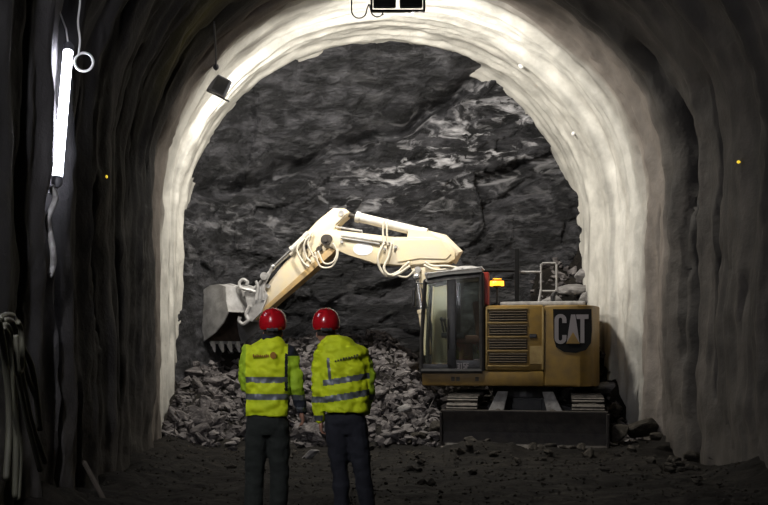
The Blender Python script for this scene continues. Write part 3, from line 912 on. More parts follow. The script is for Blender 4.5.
# end knuckle and lower section
b = MB()
b.tube([V(425, 233, -.15), V(443, 240, -.15), V(457, 254, -.15), V(452, 262, -.15)], [.06, .11, .12, .09], 14)
b.build('knuckle_cover', M['boom'], bo_, auto=40)
b = MB()
b.prism(poly([(408, 263), (420, 259), (436, 262), (446, 280), (449, 330), (449, 372), (431, 372), (433, 325), (424, 290), (415, 277)], YB1), YB0 + .04, YB1 - .04, .015)
lb = b.build('lower_boom', M['boom'], ex, auto=40)
for q_ in ((418, 270), (440, 366)):
    b = MB(); p = V(*q_, YB1); b.tube([(p.x, YB0 - .06, p.z), (p.x, YB1 + .06, p.z)], .06, 16)
    b.build('pin', M['dust'], lb, auto=40)
def cylinder(name, A, B, r, rod_r, frac, par, m=None, mr=None):
    A, B = Vector(A), Vector(B)
    d_ = B - A
    b = MB(); b.tube([A, A + d_ * frac], r, 16); b.tube([A + d_ * (frac - .03), A + d_ * (frac + .015)], r * 1.18, 16); b.tube([A - d_.normalized() * .05, A + d_.normalized() * .06], r * 1.12, 16)
    o = b.build(name, m or M['boom_dust'], par, auto=40)
    b = MB(); b.tube([A + d_ * frac, B], rod_r, 12); b.ball(B, rod_r * 2, 12)
    b.build('rod', mr or M['chrome'], o, auto=40)
    return o
cylinder('stick_cylinder', V(424, 233, -.12), V(341, 213, -.12), .088, .04, .80, ex, mr=M['blade'])
cylinder('boom_cylinder', V(428, 352, .12), V(417, 277, .12), .075, .04, .55, ex, m=M['boom'])
cylinder('boom_cylinder', V(428, 352, -.45), V(417, 277, -.45), .075, .04, .55, ex, m=M['boom'])
b = MB()
b.prism(poly([(406, 240), (408, 229), (430, 231), (436, 240)], YB1), -.24, -.2); b.prism(poly([(406, 240), (408, 229), (430, 231), (436, 240)], YB1), -.05, -.01)
b.build('cylinder_bracket', M['boom'], bo_)
# stick: box section, wide knuckle plate on top
b = MB()
stk_poly = [(333, 208), (345, 208.5), (349, 212), (346, 217), (337, 224), (336, 240), (331, 253), (323, 256), (258, 318), (252, 316), (250, 310), (259, 298), (270, 281), (285, 262), (299, 250), (302, 239), (308, 231), (317, 221)]
b.prism(poly(stk_poly, YB1 - .04), YB0 + .05, YB1 - .05, .014)
sk = b.build('stick', M['boom'], ex, auto=40)
b = MB()
b.prism(poly([(336, 250), (332, 254), (256, 320), (253, 317.5), (323, 254.5), (327, 248)], YB1 - .04), YB0 + .02, YB1 - .02, .006)
b.build('bottom_plate', M['stick_edge'], sk, auto=40)
b = MB()
b.prism(poly([(331, 211), (344, 210), (347, 213), (336, 223), (330, 238), (322, 243), (304, 262), (301, 252), (306, 234), (318, 222)], YB1), YB1 - .05, YB1 - .02, .004)
b.build('side_plate', M['boom'], sk, auto=40)
for q_, r_ in (((328, 239), .085), ((319, 249), .05), ((306, 247), .04)):
    b = MB(); p = V(*q_, YB1); b.tube([(p.x, YB1 - .04, p.z), (p.x, YB1 + .02, p.z)], r_, 14); b.build('joint_shade_hub', M['blade'], sk, auto=40)  # dark hubs stand in for the shaded gaps at the joint
for px_, py_, r in ((341, 213, .055), (263, 300, .05), (268, 286, .04), (309, 236, .045)):
    b = MB(); p = V(px_, py_, YB1); b.tube([(p.x, YB0 - .02, p.z), (p.x, YB1 + .0, p.z)], r, 14)
    b.build('pin', M['dust'], sk, auto=40)
cylinder('bucket_cylinder', V(307, 235, YB1 + .0), V(273, 267, YB1 + .0), .055, .03, .45, ex)
cylinder('bucket_cylinder', V(305, 240, YB0 - .02), V(272, 270, YB0 - .02), .055, .03, .45, ex)
# linkage
b = MB()
for y in (YB1 + .02, YB0 - .02):
    b.tube([V(273, 266, y), V(264, 284, y), V(263, 300, y)], .035, 8)
    b.tube([V(270, 272, y), V(258, 285, y), V(250, 292, y)], .035, 8)
b.tube([V(264, 276, YB1 + .1), V(264, 276, YB0 - .1)], .075, 14)
b.build('link', M['dust'], ex, auto=40)
# coupler with its hooks
b = MB()
b.prism(poly([(262, 283), (268, 296), (262, 312), (252, 322), (245, 318), (248, 305), (244, 292), (252, 290)], YB1), YB0 + .02, YB1 + .02, .012)
for y in (YB1 + .05, YB0 - .03):
    b.tube(spline([V(256, 292, y), V(249, 290, y), V(241, 288, y), (V(239.5, 283, y)), V(243, 279.5, y), V(247.5, 282, y), V(246.5, 285, y)], 5), .032, 8)
    b.tube(spline([V(250, 306, y), V(246, 314, y), V(248, 320, y), V(243, 324, y), V(239, 321, y), V(240, 317, y)], 5), .036, 8)
    b.tube(spline([V(256, 300, y), V(258, 288, y), V(256, 281, y)], 5), .03, 8)
b.build('quick_coupler', M['steel'], ex, auto=40)
# bucket: built around its own hinge, turned so that the mouth looks back and to the camera
def bucket():
    piv = V(246, 291, (YB0 + YB1) / 2)
    ang = math.radians(-34)
    def T(p, q, w):
        """p forward, q up in the bucket's side view, w across"""
        c_, s2 = math.cos(ang), math.sin(ang)
        return Vector((piv.x + p * c_ - w * s2, piv.y + p * s2 + w * c_, piv.z + q))
    W2 = .48
    back = [(-.10, -.42), (-.04, -.2), (-.02, .06), (.22, .12), (.48, .11), (.68, .04), (.84, -.14), (.93, -.44), (.93, -.66), (.88, -.86), (.80, -1.02)]
    th = .035
    inner = []
    cen = Vector((.35, -.45))
    for p, q in back:
        v = cen - Vector((p, q)); v.normalize(); inner.append((p + v.x * th, q + v.y * th))
    mb = MB(); n = len(back)
    A = [[mb.bm.verts.new(T(p, q, w)) for p, q in back] for w in (-W2, W2)]
    B = [[mb.bm.verts.new(T(p, q, w)) for p, q in inner] for w in (-W2, W2)]
    for i in range(n - 1):
        mb.bm.faces.new((A[0][i], A[0][i + 1], A[1][i + 1], A[1][i]))
        mb.bm.faces.new((B[0][i], B[1][i], B[1][i + 1], B[0][i + 1]))
        for s in (0, 1): mb.bm.faces.new((A[s][i], A[s][i + 1], B[s][i + 1], B[s][i]))
    mb.bm.faces.new((A[0][0], A[1][0], B[1][0], B[0][0])); mb.bm.faces.new((A[0][-1], A[1][-1], B[1][-1], B[0][-1]))
    # ribs on the back
    for w in (-.2, .2):
        for i in range(2, 5):
            p, q = back[i]; p2, q2 = back[i + 1]
            a, c2 = T(p, q, w), T(p2, q2, w); mb.tube([a, c2], .03, 6)
    bk = mb.build('bucket', M['steel'], ex, auto=50)
    # side plates
    side_pts = back[:] + [(.30, -.80), (.06, -.62)]
    for w in (-W2, W2):
        mb = MB()
        w1 = w + math.copysign(.03, w)
        A = [mb.bm.verts.new(T(p, q, w)) for p, q in side_pts]; B = [mb.bm.verts.new(T(p, q, w1)) for p, q in side_pts]
        mb.bm.faces.new(A); mb.bm.faces.new(B[::-1])
        for i in range(len(A)):
            j = (i + 1) % len(A); mb.bm.faces.new((A[i], A[j], B[j], B[i]))
        mb.build('bucket_side', M['steel'], bk)
    mb = MB()
    A = [[mb.bm.verts.new(T(p + (cen.x - p) * .06, q + (cen.y - q) * .06, w)) for p, q in inner] for w in (-W2 + .01, W2 - .01)]
    for i in range(n - 1): mb.bm.faces.new((A[0][i], A[1][i], A[1][i + 1], A[0][i + 1]))
    mb.build('bucket_lining', M['bucket_in'], bk)
    for k in range(5):
        w = -W2 + .06 + k * (2 * W2 - .12) / 4
        mb = MB()
        a, c2 = T(.82, -.97, w), T(.73, -1.18, w)
        mb.tube([a, a.lerp(c2, .5), c2], [.06, .052, .02], 6)
        mb.build('bucket_tooth', M['tooth'], bk)
    return bk
bucket()
# hydraulic hoses on the machine
HS = [([(392, 243), (389, 256), (384, 268), (390, 275), (401, 270), (409, 262)], .024),
      ([(384, 243), (378, 258), (381, 270), (388, 276), (398, 274), (410, 266)], .024),
      ([(384, 220), (383, 232), (384, 245)], .018), ([(387, 221), (387, 233), (388, 246)], .018),
      ([(318, 251), (324, 263), (333, 262), (337, 252), (333, 243)], .018),
      ([(315, 252), (320, 266), (331, 267), (337, 258), (338, 249)], .018),
      ([(309, 236), (304, 245), (306, 256), (311, 262)], .02), ([(305, 238), (297, 249), (303, 262), (309, 267)], .02),
      ([(312, 232), (308, 243), (313, 255), (317, 258)], .018),
      ([(410, 262), (402, 268), (398, 275), (407, 277), (415, 270)], .02),
      ([(425, 262), (433, 266), (447, 266), (462, 269)], .022), ([(424, 265), (436, 270), (450, 269), (466, 271)], .022)]
for pts, r in HS:
    b = MB(); b.tube(spline([V(a, c_, YB1 + .05 + .02 * math.sin(a)) for a, c_ in pts], 6), r, 8)
    b.build('hydraulic_hose', M['hose_m'], ex, smooth=True)

# ------------------------------------------------------------------ people
def fuse(mb, name, mats, voxel=.009, wr=0.0, wfreq=9.0, parent=None, paint=None, smooth=3, seed=0):
    """melt overlapping closed shapes into one skin"""
    me = bpy.data.meshes.new('tmp'); bmesh.ops.recalc_face_normals(mb.bm, faces=mb.bm.faces); mb.bm.to_mesh(me); mb.bm.free()
    o = bpy.data.objects.new('tmp', me); COL.objects.link(o)
    m = o.modifiers.new('r', 'REMESH'); m.mode = 'VOXEL'; m.voxel_size = voxel
    if smooth:
        s = o.modifiers.new('s', 'SMOOTH'); s.iterations = smooth; s.factor = .5
    dg = bpy.context.evaluated_depsgraph_get(); dg.update()
    out = bpy.data.meshes.new_from_object(o.evaluated_get(dg))
    bpy.data.objects.remove(o); bpy.data.meshes.remove(me)
    out.name = name
    if wr > 0:
        ns = [v.normal.copy() for v in out.vertices]
        for v, n in zip(out.vertices, ns):
            p = v.co
            k = noise.noise(Vector((p.x * wfreq, p.y * wfreq, p.z * wfreq * 1.5 + seed))) + .5 * noise.noise(Vector((p.x * wfreq * 2.3 + p.z * 6, p.y * wfreq * 2.3, p.z * wfreq * 2.6 + seed)))
            v.co = p + n * wr * k
    out.materials.clear()
    for q in mats: out.materials.append(q)
    if paint:
        for f in out.polygons: f.material_index = paint(f.center)
    out.polygons.foreach_set('use_smooth', [True] * len(out.polygons))
    return link(bpy.data.objects.new(name, out), parent)

def limb(mb, pts, rs, n=6, seg=16):
    P = spline(pts, n); R = []
    for i in range(len(P)):
        t = i / n; k = min(int(t), len(rs) - 2); f = t - k
        R.append(lerp(rs[k], rs[k + 1], f))
    mb.tube(P, R, seg)
    mb.ball(P[0], R[0], 12); mb.ball(P[-1], R[-1], 12)

def hand(mb, w, d, side, curl=.5):
    """palm and five separate bent fingers; w wrist, d direction of the hand, side = +1 right"""
    d = Vector(d).normalized()
    fwd = Vector((0, 1, 0)); fwd = (fwd - d * fwd.dot(d)).normalized()     # thumb side
    pal = d.cross(fwd).normalized() * side                                 # palm side
    if pal.x * side > 0: pal = -pal
    w = Vector(w)
    c = w + d * .05
    for k in (-1, 0, 1): mb.tube([w + fwd * .012 * k, c + fwd * .022 * k, w + d * .095 + fwd * .026 * k], [.019, .02, .014], 10)
    for i, (off, ln) in enumerate(((.03, .072), (.011, .082), (-.010, .076), (-.03, .060))):
        a = w + d * .088 + fwd * off
        p1 = a + (d * .85 + pal * .35 * curl) * ln * .45
        p2 = p1 + (d * .55 + pal * .9 * curl) * ln * .32
        p3 = p2 + (d * .2 + pal * 1.1 * curl) * ln * .28
        mb.tube([a - d * .02, a, p1, p2, p3], [.009, .0095, .009, .008, .0065], 10); mb.ball(p3, .0066, 8)
    a = w + d * .025 + fwd * .022
    p1 = a + (fwd * .7 + d * .6 + pal * .3) * .04; p2 = p1 + (fwd * .2 + d * .95 + pal * .3) * .034
    mb.tube([a - fwd * .01, a, p1, p2], [.013, .013, .011, .008], 10); mb.ball(p2, .008, 8)

def person(name, loc, rz, P, label):
    root = empty(name, loc, rz)
    tag(root, label, 'person')
    hc = Vector(P['head'])                         # head centre
    ch = Vector(P['chest']); pe = Vector(P['pelvis'])
    # ---- body, one continuous skin
    b = MB()
    b.stack([(pe.x, pe.y, pe.z - .12, .10, .08), (pe.x, pe.y, pe.z - .02, .145, .095), (lerp(pe.x, ch.x, .4), lerp(pe.y, ch.y, .4), pe.z + .14, .125, .085),
             (ch.x, ch.y, ch.z - .08, .15, .10), (ch.x, ch.y, ch.z + .06, .16, .095), (ch.x, ch.y, ch.z + .13, .12, .075), (lerp(ch.x, hc.x, .3), lerp(ch.y, hc.y, .3), ch.z + .18, .06, .055)], 20)
    nb = ch + Vector((0, 0, .12)); limb(b, [nb, hc + Vector((0, -.03, -.09))], [.058, .053])
    b.ball(hc, .1, 20, (.76, .94, 1.15))
    b.ball(hc + Vector((0, .03, -.06)), .065, 14, (.85, 1, 1))            # jaw
    b.ball(hc + Vector((0, .102, -.02)), .014, 10, (.9, 1.2, 1.8))        # nose
    b.ball(hc + Vector((0, .085, -.062)), .016, 10, (1.5, .7, .5))        # mouth
    b.ball(hc + Vector((0, .086, .018)), .018, 10, (2.2, .6, .5))         # brow
    for s in (-1, 1): b.ball(hc + Vector((s * .079, -.005, -.015)), .02, 10, (.45, .9, 1.5))
    for s, key in ((-1, 'L'), (1, 'R')):
        sh, el, wr = [Vector(q) for q in P['arm' + key]]
        limb(b, [sh, el, wr], [.05, .042, .028])
        hand(b, wr, (wr - el) + Vector((0, 0, -.05)), s, P.get('curl', .6))
        hp, kn, an = [Vector(q) for q in P['leg' + key]]
        limb(b, [hp, kn, an], [.08, .055, .04])
        limb(b, [an + Vector((0, -.02, -.03)), an + Vector((0, .12, -.06))], [.035, .03], 3)
    fuse(b, 'body', [M['skin']], .0062, parent=root, smooth=2)
    e = MB()
    for s in (-1, 1): e.ball(hc + Vector((s * .031, .083, 0)), .012, 10)
    e.build('eyes', M['eye'], root, smooth=True)
    h = MB(); h.ball(hc + Vector((0, -.018, .012)), .103, 20, (.79, .93, 1.12))
    bmesh.ops.delete(h.bm, geom=[v for v in h.bm.verts if v.co.z < hc.z - .055 or (v.co.y > hc.y + .05 and v.co.z < hc.z + .06)], context='VERTS')
    hr = h.build('hair', M['hair'], root, smooth=True)
    # ---- trousers
    t = MB()
    t.stack([(pe.x, pe.y, pe.z - .14, .13, .10), (pe.x, pe.y, pe.z - .04, .178, .125), (pe.x, pe.y, pe.z + .03, .165, .115), (pe.x, pe.y, pe.z + .07, .14, .09)], 24)
    for s, key in ((-1, 'L'), (1, 'R')):
        hp, kn, an = [Vector(q) for q in P['leg' + key]]
        mid = hp.lerp(kn, .5)
        calf = kn.lerp(an, .45)
        limb(t, [hp, mid, kn, calf, an + Vector((0, 0, .02))], P.get('legr', [.104, .098, .082, .084, .078]))
    fuse(t, 'trousers', [P['trous']], .011, .011, 8, root, smooth=2, seed=P['seed'])
    for key in 'LR':
        an = Vector(P['leg' + key][2])
        bt = MB(); limb(bt, [an + Vector((0, 0, .06)), an + Vector((0, 0, -.02))], [.06, .06], 3)
        limb(bt, [an + Vector((0, -.03, -.055)), an + Vector((0, .08, -.06)), an + Vector((0, .16, -.068))], [.042, .045, .034], 4)
        bt.box(an + Vector((0, .06, -.095)), (.1, .29, .03), bev=.01)
        fuse(bt, 'boot', [M['boot']], .009, parent=root)
    # ---- jacket
    j = MB()
    pr = P['torso']
    j.stack(pr, 32, 2.45)
    for s, key in ((-1, 'L'), (1, 'R')):
        sh, el, wr = [Vector(q) for q in P['arm' + key]]
        limb(j, [sh, sh.lerp(el, .5) + Vector((s * .008, 0, 0)), el, el.lerp(wr, .5), wr - (wr - el).normalized() * .01], [.078, .07, .06, .056, .05])
    fuse(j, 'jacket', P['jmats'], .0085, .022, 9.0, root, paint=P['paint'], smooth=3, seed=P['seed'])
    # collar
    c = MB(); nk = Vector((lerp(ch.x, hc.x, .72), lerp(ch.y, hc.y, .6), ch.z + .19))
    R1 = []
    for z, rx, ry in ((-.03, .092, .082), (.03, .085, .078), (.07, .08, .075), (.065, .068, .063), (.0, .07, .065)):
        R1.append([nk + Vector((math.cos(a) * rx, math.sin(a) * ry - .01, z)) for a in [2 * math.pi * k / 24 for k in range(24)]])
    c.rings(R1, cap=False); c.build('collar', P['collar'], root, smooth=True)
    # ---- helmet
    hz = hc + Vector((0, -.005, .080))
    hm = MB(); rings = []
    for k in range(11):
        a = math.radians(90 * k / 10)
        rx, ry, z = .121 * math.cos(a) ** .8 + .001, .146 * math.cos(a) ** .8 + .001, .135 * math.sin(a)
        rings.append([hz + Vector((math.cos(q) * rx, math.sin(q) * ry, z + (.008 * max(0, 1 - abs(math.cos(q)) * 3) if k > 2 else 0))) for q in [2 * math.pi * i / 36 for i in range(36)]])
    lower = []
    for z, g_ in ((-.056, -.022), (-.054, -.014), (-.025, -.002)):
        lower.append([hz + Vector((math.cos(q) * (.121 + g_), math.sin(q) * (.146 + g_), z)) for q in [2 * math.pi * i / 36 for i in range(36)]])
    hm.rings(lower + rings)
    # peak
    pk = []
    for z, o_ in ((-.03, 0), (-.022, 0)):
        pk.append([hz + Vector((math.cos(q) * (.12 + .012 * max(0, math.sin(q))), math.sin(q) * (.146 + .055 * max(0, math.sin(q)) ** 2), z - .012 * max(0, math.sin(q)))) for q in [2 * math.pi * i / 36 for i in range(36)]])
    hm.rings(pk)
    for off in (-.03, .03):
        hm.tube([hz + Vector((off, .12 * math.sin(a), .137 * math.cos(a) * .96 + .0)) for a in [math.radians(-75 + 15 * k) for k in range(11)]], .006, 6)
    he = hm.build('helmet', M['red'], root, smooth=False, auto=50)
    he.rotation_euler = (0, 0, 0)
    sp = MB(); sp.box(hz + Vector((0, -.125, -.055)), (.1, .02, .03), bev=.008); sp.tube([hz + Vector((0, -.128, -.055)), hz + Vector((0, -.15, -.055))], .016, 14)
    sp.build('headband_dial', M['black'], he)
    return root

# left person: sleeveless hi-vis vest over a hi-vis jacket with navy cuffs
def paintL(c):
    x, z = c.x, c.z
    if x > .175 or x < -.185:                      # sleeves
        if 1.02 < z < 1.06 or 1.12 < z < 1.165: return 1
        if z < 1.19 and (z < 1.12): return 2
        if z > 1.50 and x > .16: return 2
        return 3
    if 1.275 < z < 1.325 or 1.125 < z < 1.178: return 1
    if x > .15 and 1.2 < z < 1.52 : return 2
    return 0
PL = dict(head=(.045, .02, 1.70), chest=(0, 0, 1.43), pelvis=(0, .0, .96), seed=3,
          armL=[(-.155, 0, 1.52), (-.19, .08, 1.25), (-.05, .33, 1.23)], armR=[(.18, 0, 1.52), (.245, .0, 1.26), (.29, .06, 1.03)],
          legL=[(-.088, 0, .90), (-.115, .01, .50), (-.125, -.01, .11)], legR=[(.09, 0, .90), (.10, .02, .50), (.095, .0, .11)],
          torso=[(-.005, 0, .985, .192, .135), (0, 0, 1.05, .194, .138), (0, 0, 1.16, .19, .135), (0, 0, 1.30, .20, .14), (0, 0, 1.43, .212, .14), (.0, 0, 1.52, .208, .128), (.005, 0, 1.58, .17, .11), (.02, 0, 1.625, .115, .09), (.035, 0, 1.655, .08, .075)],
          trous=M['trous_g'], jmats=[M['hivis'], M['reflect'], M['navy'], M['hivis_g']], paint=paintL, collar=M['navy'])
pL = person('person', (-.322, 8.62, 0), 0, PL, 'person in red helmet, sleeveless yellow vest over a jacket with navy cuffs, dark green trousers')
# right person: leaning a little to the left, long hi-vis jacket
def paintR(c):
    x, z = c.x, c.z
    s = z - .16 * (x - .0)
    if x < -.165:
        if 1.10 < z < 1.15 or .94 < z < .99: return 1
        return 0
    if x > .235:
        if 1.12 < z < 1.17: return 1
        return 3
    if 1.125 < s < 1.18 or 1.27 < s < 1.32: return 1
    if abs(x + .115 + (z - 1.4) * .1) < .012 and 1.32 < s < 1.5: return 1
    return 0
PR = dict(head=(-.135, .03, 1.70), chest=(-.01, 0, 1.42), pelvis=(.03, .0, .97), seed=8,
          armL=[(-.165, -.0, 1.50), (-.208, -.01, 1.20), (-.185, .03, .95)], armR=[(.16, 0, 1.51), (.232, .02, 1.22), (.20, .16, 1.02)],
          legL=[(-.045, 0, .90), (-.015, .03, .50), (.01, .0, .11)], legR=[(.115, 0, .90), (.175, -.02, .50), (.235, .0, .11)],
          legr=[.108, .098, .074, .072, .062],
          torso=[(.02, 0, 1.02, .205, .145), (.02, 0, 1.08, .208, .147), (.015, 0, 1.18, .205, .145), (.005, 0, 1.30, .215, .148), (-.0, 0, 1.43, .225, .15), (-.005, 0, 1.52, .21, .145), (-.02, 0, 1.585, .175, .13), (-.045, .01, 1.635, .13, .105), (-.085, .015, 1.67, .085, .08)],
          trous=M['trous_b'], jmats=[M['hivis'], M['reflect'], M['navy'], M['hivis_g']], paint=paintR, collar=M['hivis'], curl=.9)
pR = person('person', (.318, 8.62, 0), 0, PR, 'person in red helmet, long-sleeved yellow jacket and navy trousers, head bent to one side')
# prints on the backs (illegible small lettering and a round mark)
def print_marks(par, x0, z0, n, step, slope, m, y0, seed):
    r = random.Random(seed)
    b = MB()
    for k in range(n):
        x = x0 + k * step
        b.box((x, y0 + .10 * x * x * 4, z0 + slope * k * step + r.uniform(0, .004)), (step * .62, .01, r.uniform(.014, .026)))
    return b.build('back_print', m, par)
print_marks(pL, -.115, 1.498, 9, .0155, .0, M['print_o'], -.150, 2)
b = MB(); b.prism(arc_px(.052, 1.505, .026, .030, 0, 345, 15), -.154, -.144); b.build('round_mark', M['print_o'], pL)
print_marks(pR, -.06, 1.455, 9, .023, .25, M['print_d'], -.155, 4)

# ------------------------------------------------------------------ lamps and wall fittings
# tube lamp on the left wall
def tube_lamp(name, B, T, label, group=None, tm='tube'):
    B, T = Vector(B), Vector(T)
    root = empty(name, B)
    tag(root, label, 'lamp', group)
    d_ = T - B
    m = MB(); m.tube([Vector((0, 0, 0)), d_], .043, 20); m.build('light_tube', M[tm], root, smooth=False, auto=40)
    for k, q in ((0, Vector((0, 0, 0))), (1, d_)):
        e_ = MB(); n_ = d_.normalized() * (1 if k else -1)
        e_.tube([q - n_ * .01, q + n_ * .05, q + n_ * .09], [.05, .05, .02], 16); e_.build('end_cap', M['lampgrey'], root, auto=40)
    h_ = MB()
    h_.tube([d_ + Vector((0, 0, .06)), d_ + Vector((-.02, 0, .2)), d_ + Vector((-.10, 0, .42))], .008, 6)
    h_.tube([Vector((0, 0, -.06)), Vector((-.03, 0, -.14)), Vector((-.20, 0, -.10))], .008, 6)
    h_.build('hanging_wire', M['bolt'], root)
    return root
tl = tube_lamp('tube_lamp', (-2.205, 8.9, 3.08), (-2.195, 9.27, 4.33), 'glowing white tube lamp hanging upright on the left tunnel wall')
c = MB()
cc = at(84, 62, 9.2)
c.tube([cc + Vector((.085 * math.cos(a), .0, .085 * math.sin(a))) for a in [math.radians(20 * k) for k in range(19)]], .012, 8, cap=False)
c.tube(spline([cc + Vector((-.05, 0, .07)), at(80, 40, 9.25), at(78, 22, 9.3), at(80, 0, 9.35), at(76, -18, 9.4)], 6), .01, 8)
tag(c.build('cable_loop', M['bolt'], None, smooth=True), 'small white ring of cable hanging at the top of the glowing tube lamp', 'cable')
c = MB(); wpt = []
for k in range(9):
    wpt.append(Vector((-2.24 + .03 * math.sin(k * 1.3), 8.82 + .05 * math.sin(k * 1.9), 3.0 - k * .1)))
c.tube(spline(wpt, 4), .028, 8)
tag(c.build('cable', M['dust'], None, smooth=True), 'dusty grey cable bundle hanging below the glowing tube lamp', 'cable')
# unseen tubes further along; the near one is added strong to light the people
tube_lamp('tube_lamp', (-2.0, 4.3, 3.1), (-2.0, 4.6, 4.35), 'unseen tube lamp on the left tunnel wall, added to light the two people', None, 'fill_tube')
tube_lamp('tube_lamp', (-2.2, -5.3, 3.1), (-2.2, -4.9, 4.35), 'third white tube lamp on the left tunnel wall, nearest the portal')

# crown floodlight: black frame with two lamp heads that look at the face
fr_ = empty('flood_lamp', (1.48, 15.95, 7.0))
tag(fr_, 'twin black floodlight in a frame hanging from the crown of the white arch', 'lamp')
m = MB()
for z in (-.0, .62): m.box((0, 0, z), (.86, .07, .035), bev=.005)
for x in (-.42, .42): m.box((x, 0, .31), (.035, .07, .62), bev=.005)
for x in (-.24, .24): m.tube([(x, 0, 0), (x, 0, -.06)], .012, 8)
m.build('frame', M['black'], fr_)
for x in (-.21, .21):
    m = MB(); m.box((x, 0, .30), (.36, .08, .5), bev=.02)
    for k in range(5): m.box((x, -.05, .1 + .1 * k), (.30, .03, .012))
    q = m.build('lamp_head', M['black'], fr_)
    m = MB(); m.box((x, .045, .30), (.32, .01, .44)); m.build('lens', M['lampglass'], q)
c = MB()
Z0 = Vector((1.48, 15.93, 7.0))
for (a, z_, r_) in ((-.62, .0, .12), (-.33, -.0, .1)):
    c.tube([Z0 + Vector((a + r_ * math.cos(t), -.02, z_ - .0 + r_ * 1.05 * math.sin(t))) for t in [math.radians(180 + 18 * k) for k in range(11)]], .011, 8)
c.tube(spline([Z0 + Vector((-.74, -.02, 0)), Z0 + Vector((-.73, 0, .25)), Z0 + Vector((-.68, 0, .45))], 5), .011, 8)
c.tube(spline([Z0 + Vector((-.50, -.02, 0)), Z0 + Vector((-.46, 0, .1)), Z0 + Vector((-.43, 0, .0))], 5), .011, 8)
tag(c.build('cable_loop', M['lampgrey'], None, smooth=True), 'thin dark cable hanging in loops beside the twin floodlight at the crown', 'cable')
# left floodlight
fp = at(218, 85, 17.0)
f2 = empty('flood_lamp', fp, 0)
tag(f2, 'small grey square floodlight on the left flank of the white arch', 'lamp')
m = MB(); m.box((-.0, 0, 0), (.38, .16, .30), (0, math.radians(26), 0), .02); hd = m.build('lamp_head', M['lampgrey'], f2)
m = MB(); m.box((.05, -.085, -.025), (.22, .012, .24), (0, math.radians(26), 0)); m.build('back_cover', M['black'], hd)
m = MB(); m.box((.0, .085, 0), (.3, .012, .24), (0, math.radians(26), 0)); m.build('lens', M['lampglass'], hd)
m = MB(); m.box((-.0, 0, -.19), (.42, .06, .02), (0, math.radians(26), 0)); m.tube([(-.19, 0, .1), (-.30, 0, .16)], .02, 8); m.tube([(-.06, 0, .14), (-.06, 0, .24)], .03, 8)
m.build('bracket', M['black'], f2)
c = MB(); c.tube(spline([at(216, 70, 15.85), at(216, 55, 15.5), at(215, 36, 14.8), at(214, 22, 14.4)], 5), .014, 8)
c.ball(at(216, 67, 15.8), .05, 10)
tag(c.build('cable', M['lampgrey'], None, smooth=True), 'thin cable with a dark plug above the small left floodlight', 'cable')

# survey reflectors and bolt heads on the lining
def reflector(px, py, side, label):
    Y = 11.5
    for _ in range(12):
        z = EYE - (py - HZ) * Y / F
        t = z + .6 if side < 0 else TT - (z + .6)
        d = lining(t, Y)[0]
        x = CX + side * (RX - d)
        Y = x * F / (px - VX)
    st = .10 if side < 0 else .02
    b = MB(); b.tube([(x + side * .06, Y, z), (x - side * st, Y, z)], .008, 10); b.ball((x - side * st, Y, z), .02, 10)
    return tag(b.build('survey_reflector', M['led'], None, auto=40), label, 'reflector')
def wall_fit(px, py, side, name, m, r, label, cat, stand=.03, dome=False):
    """find the lining point seen at the pixel by stepping along its ray"""
    d_ = Vector(((px - VX) / F, 1, -(py - HZ) / F)); t = 8.0
    while t < 21:
        p = Vector((0, 0, EYE)) + d_ * t
        dz = max(0, p.z - ZS)
        if math.hypot((p.x - CX) / (RX - .1), dz / (RZ - .1)) > 1: break
        t += .02
    n = Vector((-(p.x - CX) / RX ** 2, 0, -dz / RZ ** 2)).normalized()
    b = MB(); b.tube([p - n * .22, p + n * stand], r, 12)
    if dome: b.ball(p + n * stand, r * 1.1, 10)
    return tag(b.build(name, m, None, auto=40), label, cat)
reflector(97.5, 169, -1, 'tiny yellow survey reflector on the left wall right of the glowing tube')
reflector(740, 162, 1, 'tiny yellow survey reflector on the upper right tunnel wall')
wall_fit(523, 64, 1, 'rock_bolt', M['bolt'], .06, 'white rock bolt head on the upper right flank of the arch', 'bolt', dome=True)
wall_fit(575, 133, 1, 'rock_bolt', M['bolt'], .04, 'white rock bolt head on the right flank of the arch, lower of the two', 'bolt', dome=True)

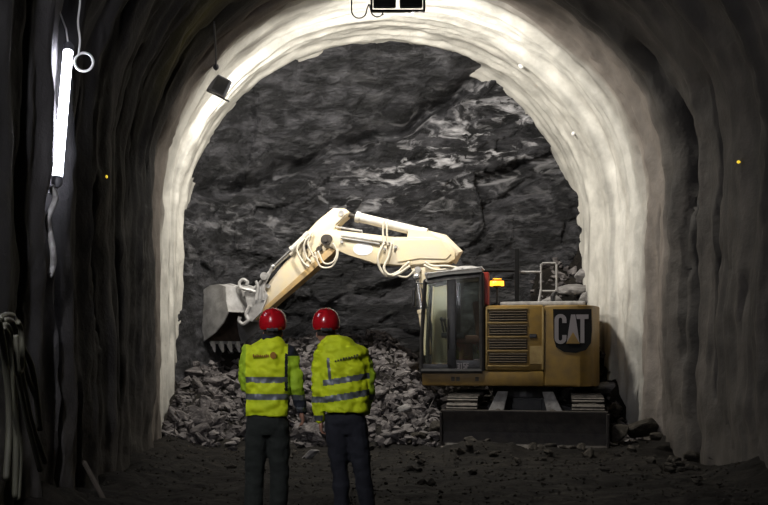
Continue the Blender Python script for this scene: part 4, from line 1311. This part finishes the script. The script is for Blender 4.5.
# pale hoses hung over a peg on the left wall
HP = [([(2, 322), (10, 317), (16, 322), (20, 345), (27, 375), (38, 402)], .020, 'pale hose'),
      ([(0, 318), (8, 315), (15, 320), (22, 345), (33, 372), (40, 430)], .022, ''),
      ([(4, 320), (12, 322), (16, 335), (20, 365), (31, 420), (45, 462)], .022, ''),
      ([(0, 330), (6, 325), (11, 335), (17, 370), (26, 415), (40, 470)], .020, ''),
      ([(-4, 335), (4, 330), (9, 350), (14, 395), (16, 440), (15, 498)], .022, ''),
      ([(3, 328), (8, 335), (11, 360), (13, 400), (20, 450), (18, 500)], .018, ''),
      ([(18, 322), (21, 330), (22, 350), (22, 366), (19, 372), (17, 360), (16, 335)], .018, ''),
      ([(-8, 325), (-2, 322), (3, 345), (8, 390), (9, 430), (6, 480)], .022, '')]
HL = ['pale hose swinging out to the right side of the hung bundle, ending high',
      'pale hose crossing the bundle diagonally and ending a bit above the floor stones',
      'pale hose slanting furthest right down the bundle towards the floor',
      'pale hose slanting right just under the furthest slanting one',
      'long pale hose hanging straight down the middle of the bundle to the frame bottom',
      'thin long pale hose hanging just right of the straight middle hose',
      'short hose end bent into a narrow loop at the top of the bundle',
      'pale hose hanging at the leftmost edge of the bundle on the wall']
for i, (pts, r, _) in enumerate(HP):
    n_ = len(pts); P = []
    for k, (a, c_) in enumerate(pts):
        X = -2.02 + .018 * i
        P.append(at(a, c_, X * F / (a - VX)))
    b = MB(); b.tube(spline(P, 8), r, 10)
    tag(b.build('hose', M['hose'], None, smooth=True), HL[i], 'hose', 'hoses hung on the left wall')
b = MB(); p = at(10, 321, 6.9); b.tube([p + Vector((-.5, 0, -.02)), p + Vector((.06, -.05, 0))], .03, 10)
tag(b.build('wall_peg', M['black'], None), 'dark peg that carries the bundle of pale hoses on the left wall', 'peg')
b = MB(); b.tube([at(84, 462, 9.9), at(104, 500, 9.7)], .025, 8)
tag(b.build('timber_stick', M['wood'], None), 'thin weathered pole leaning at the foot of the left wall', 'pole')
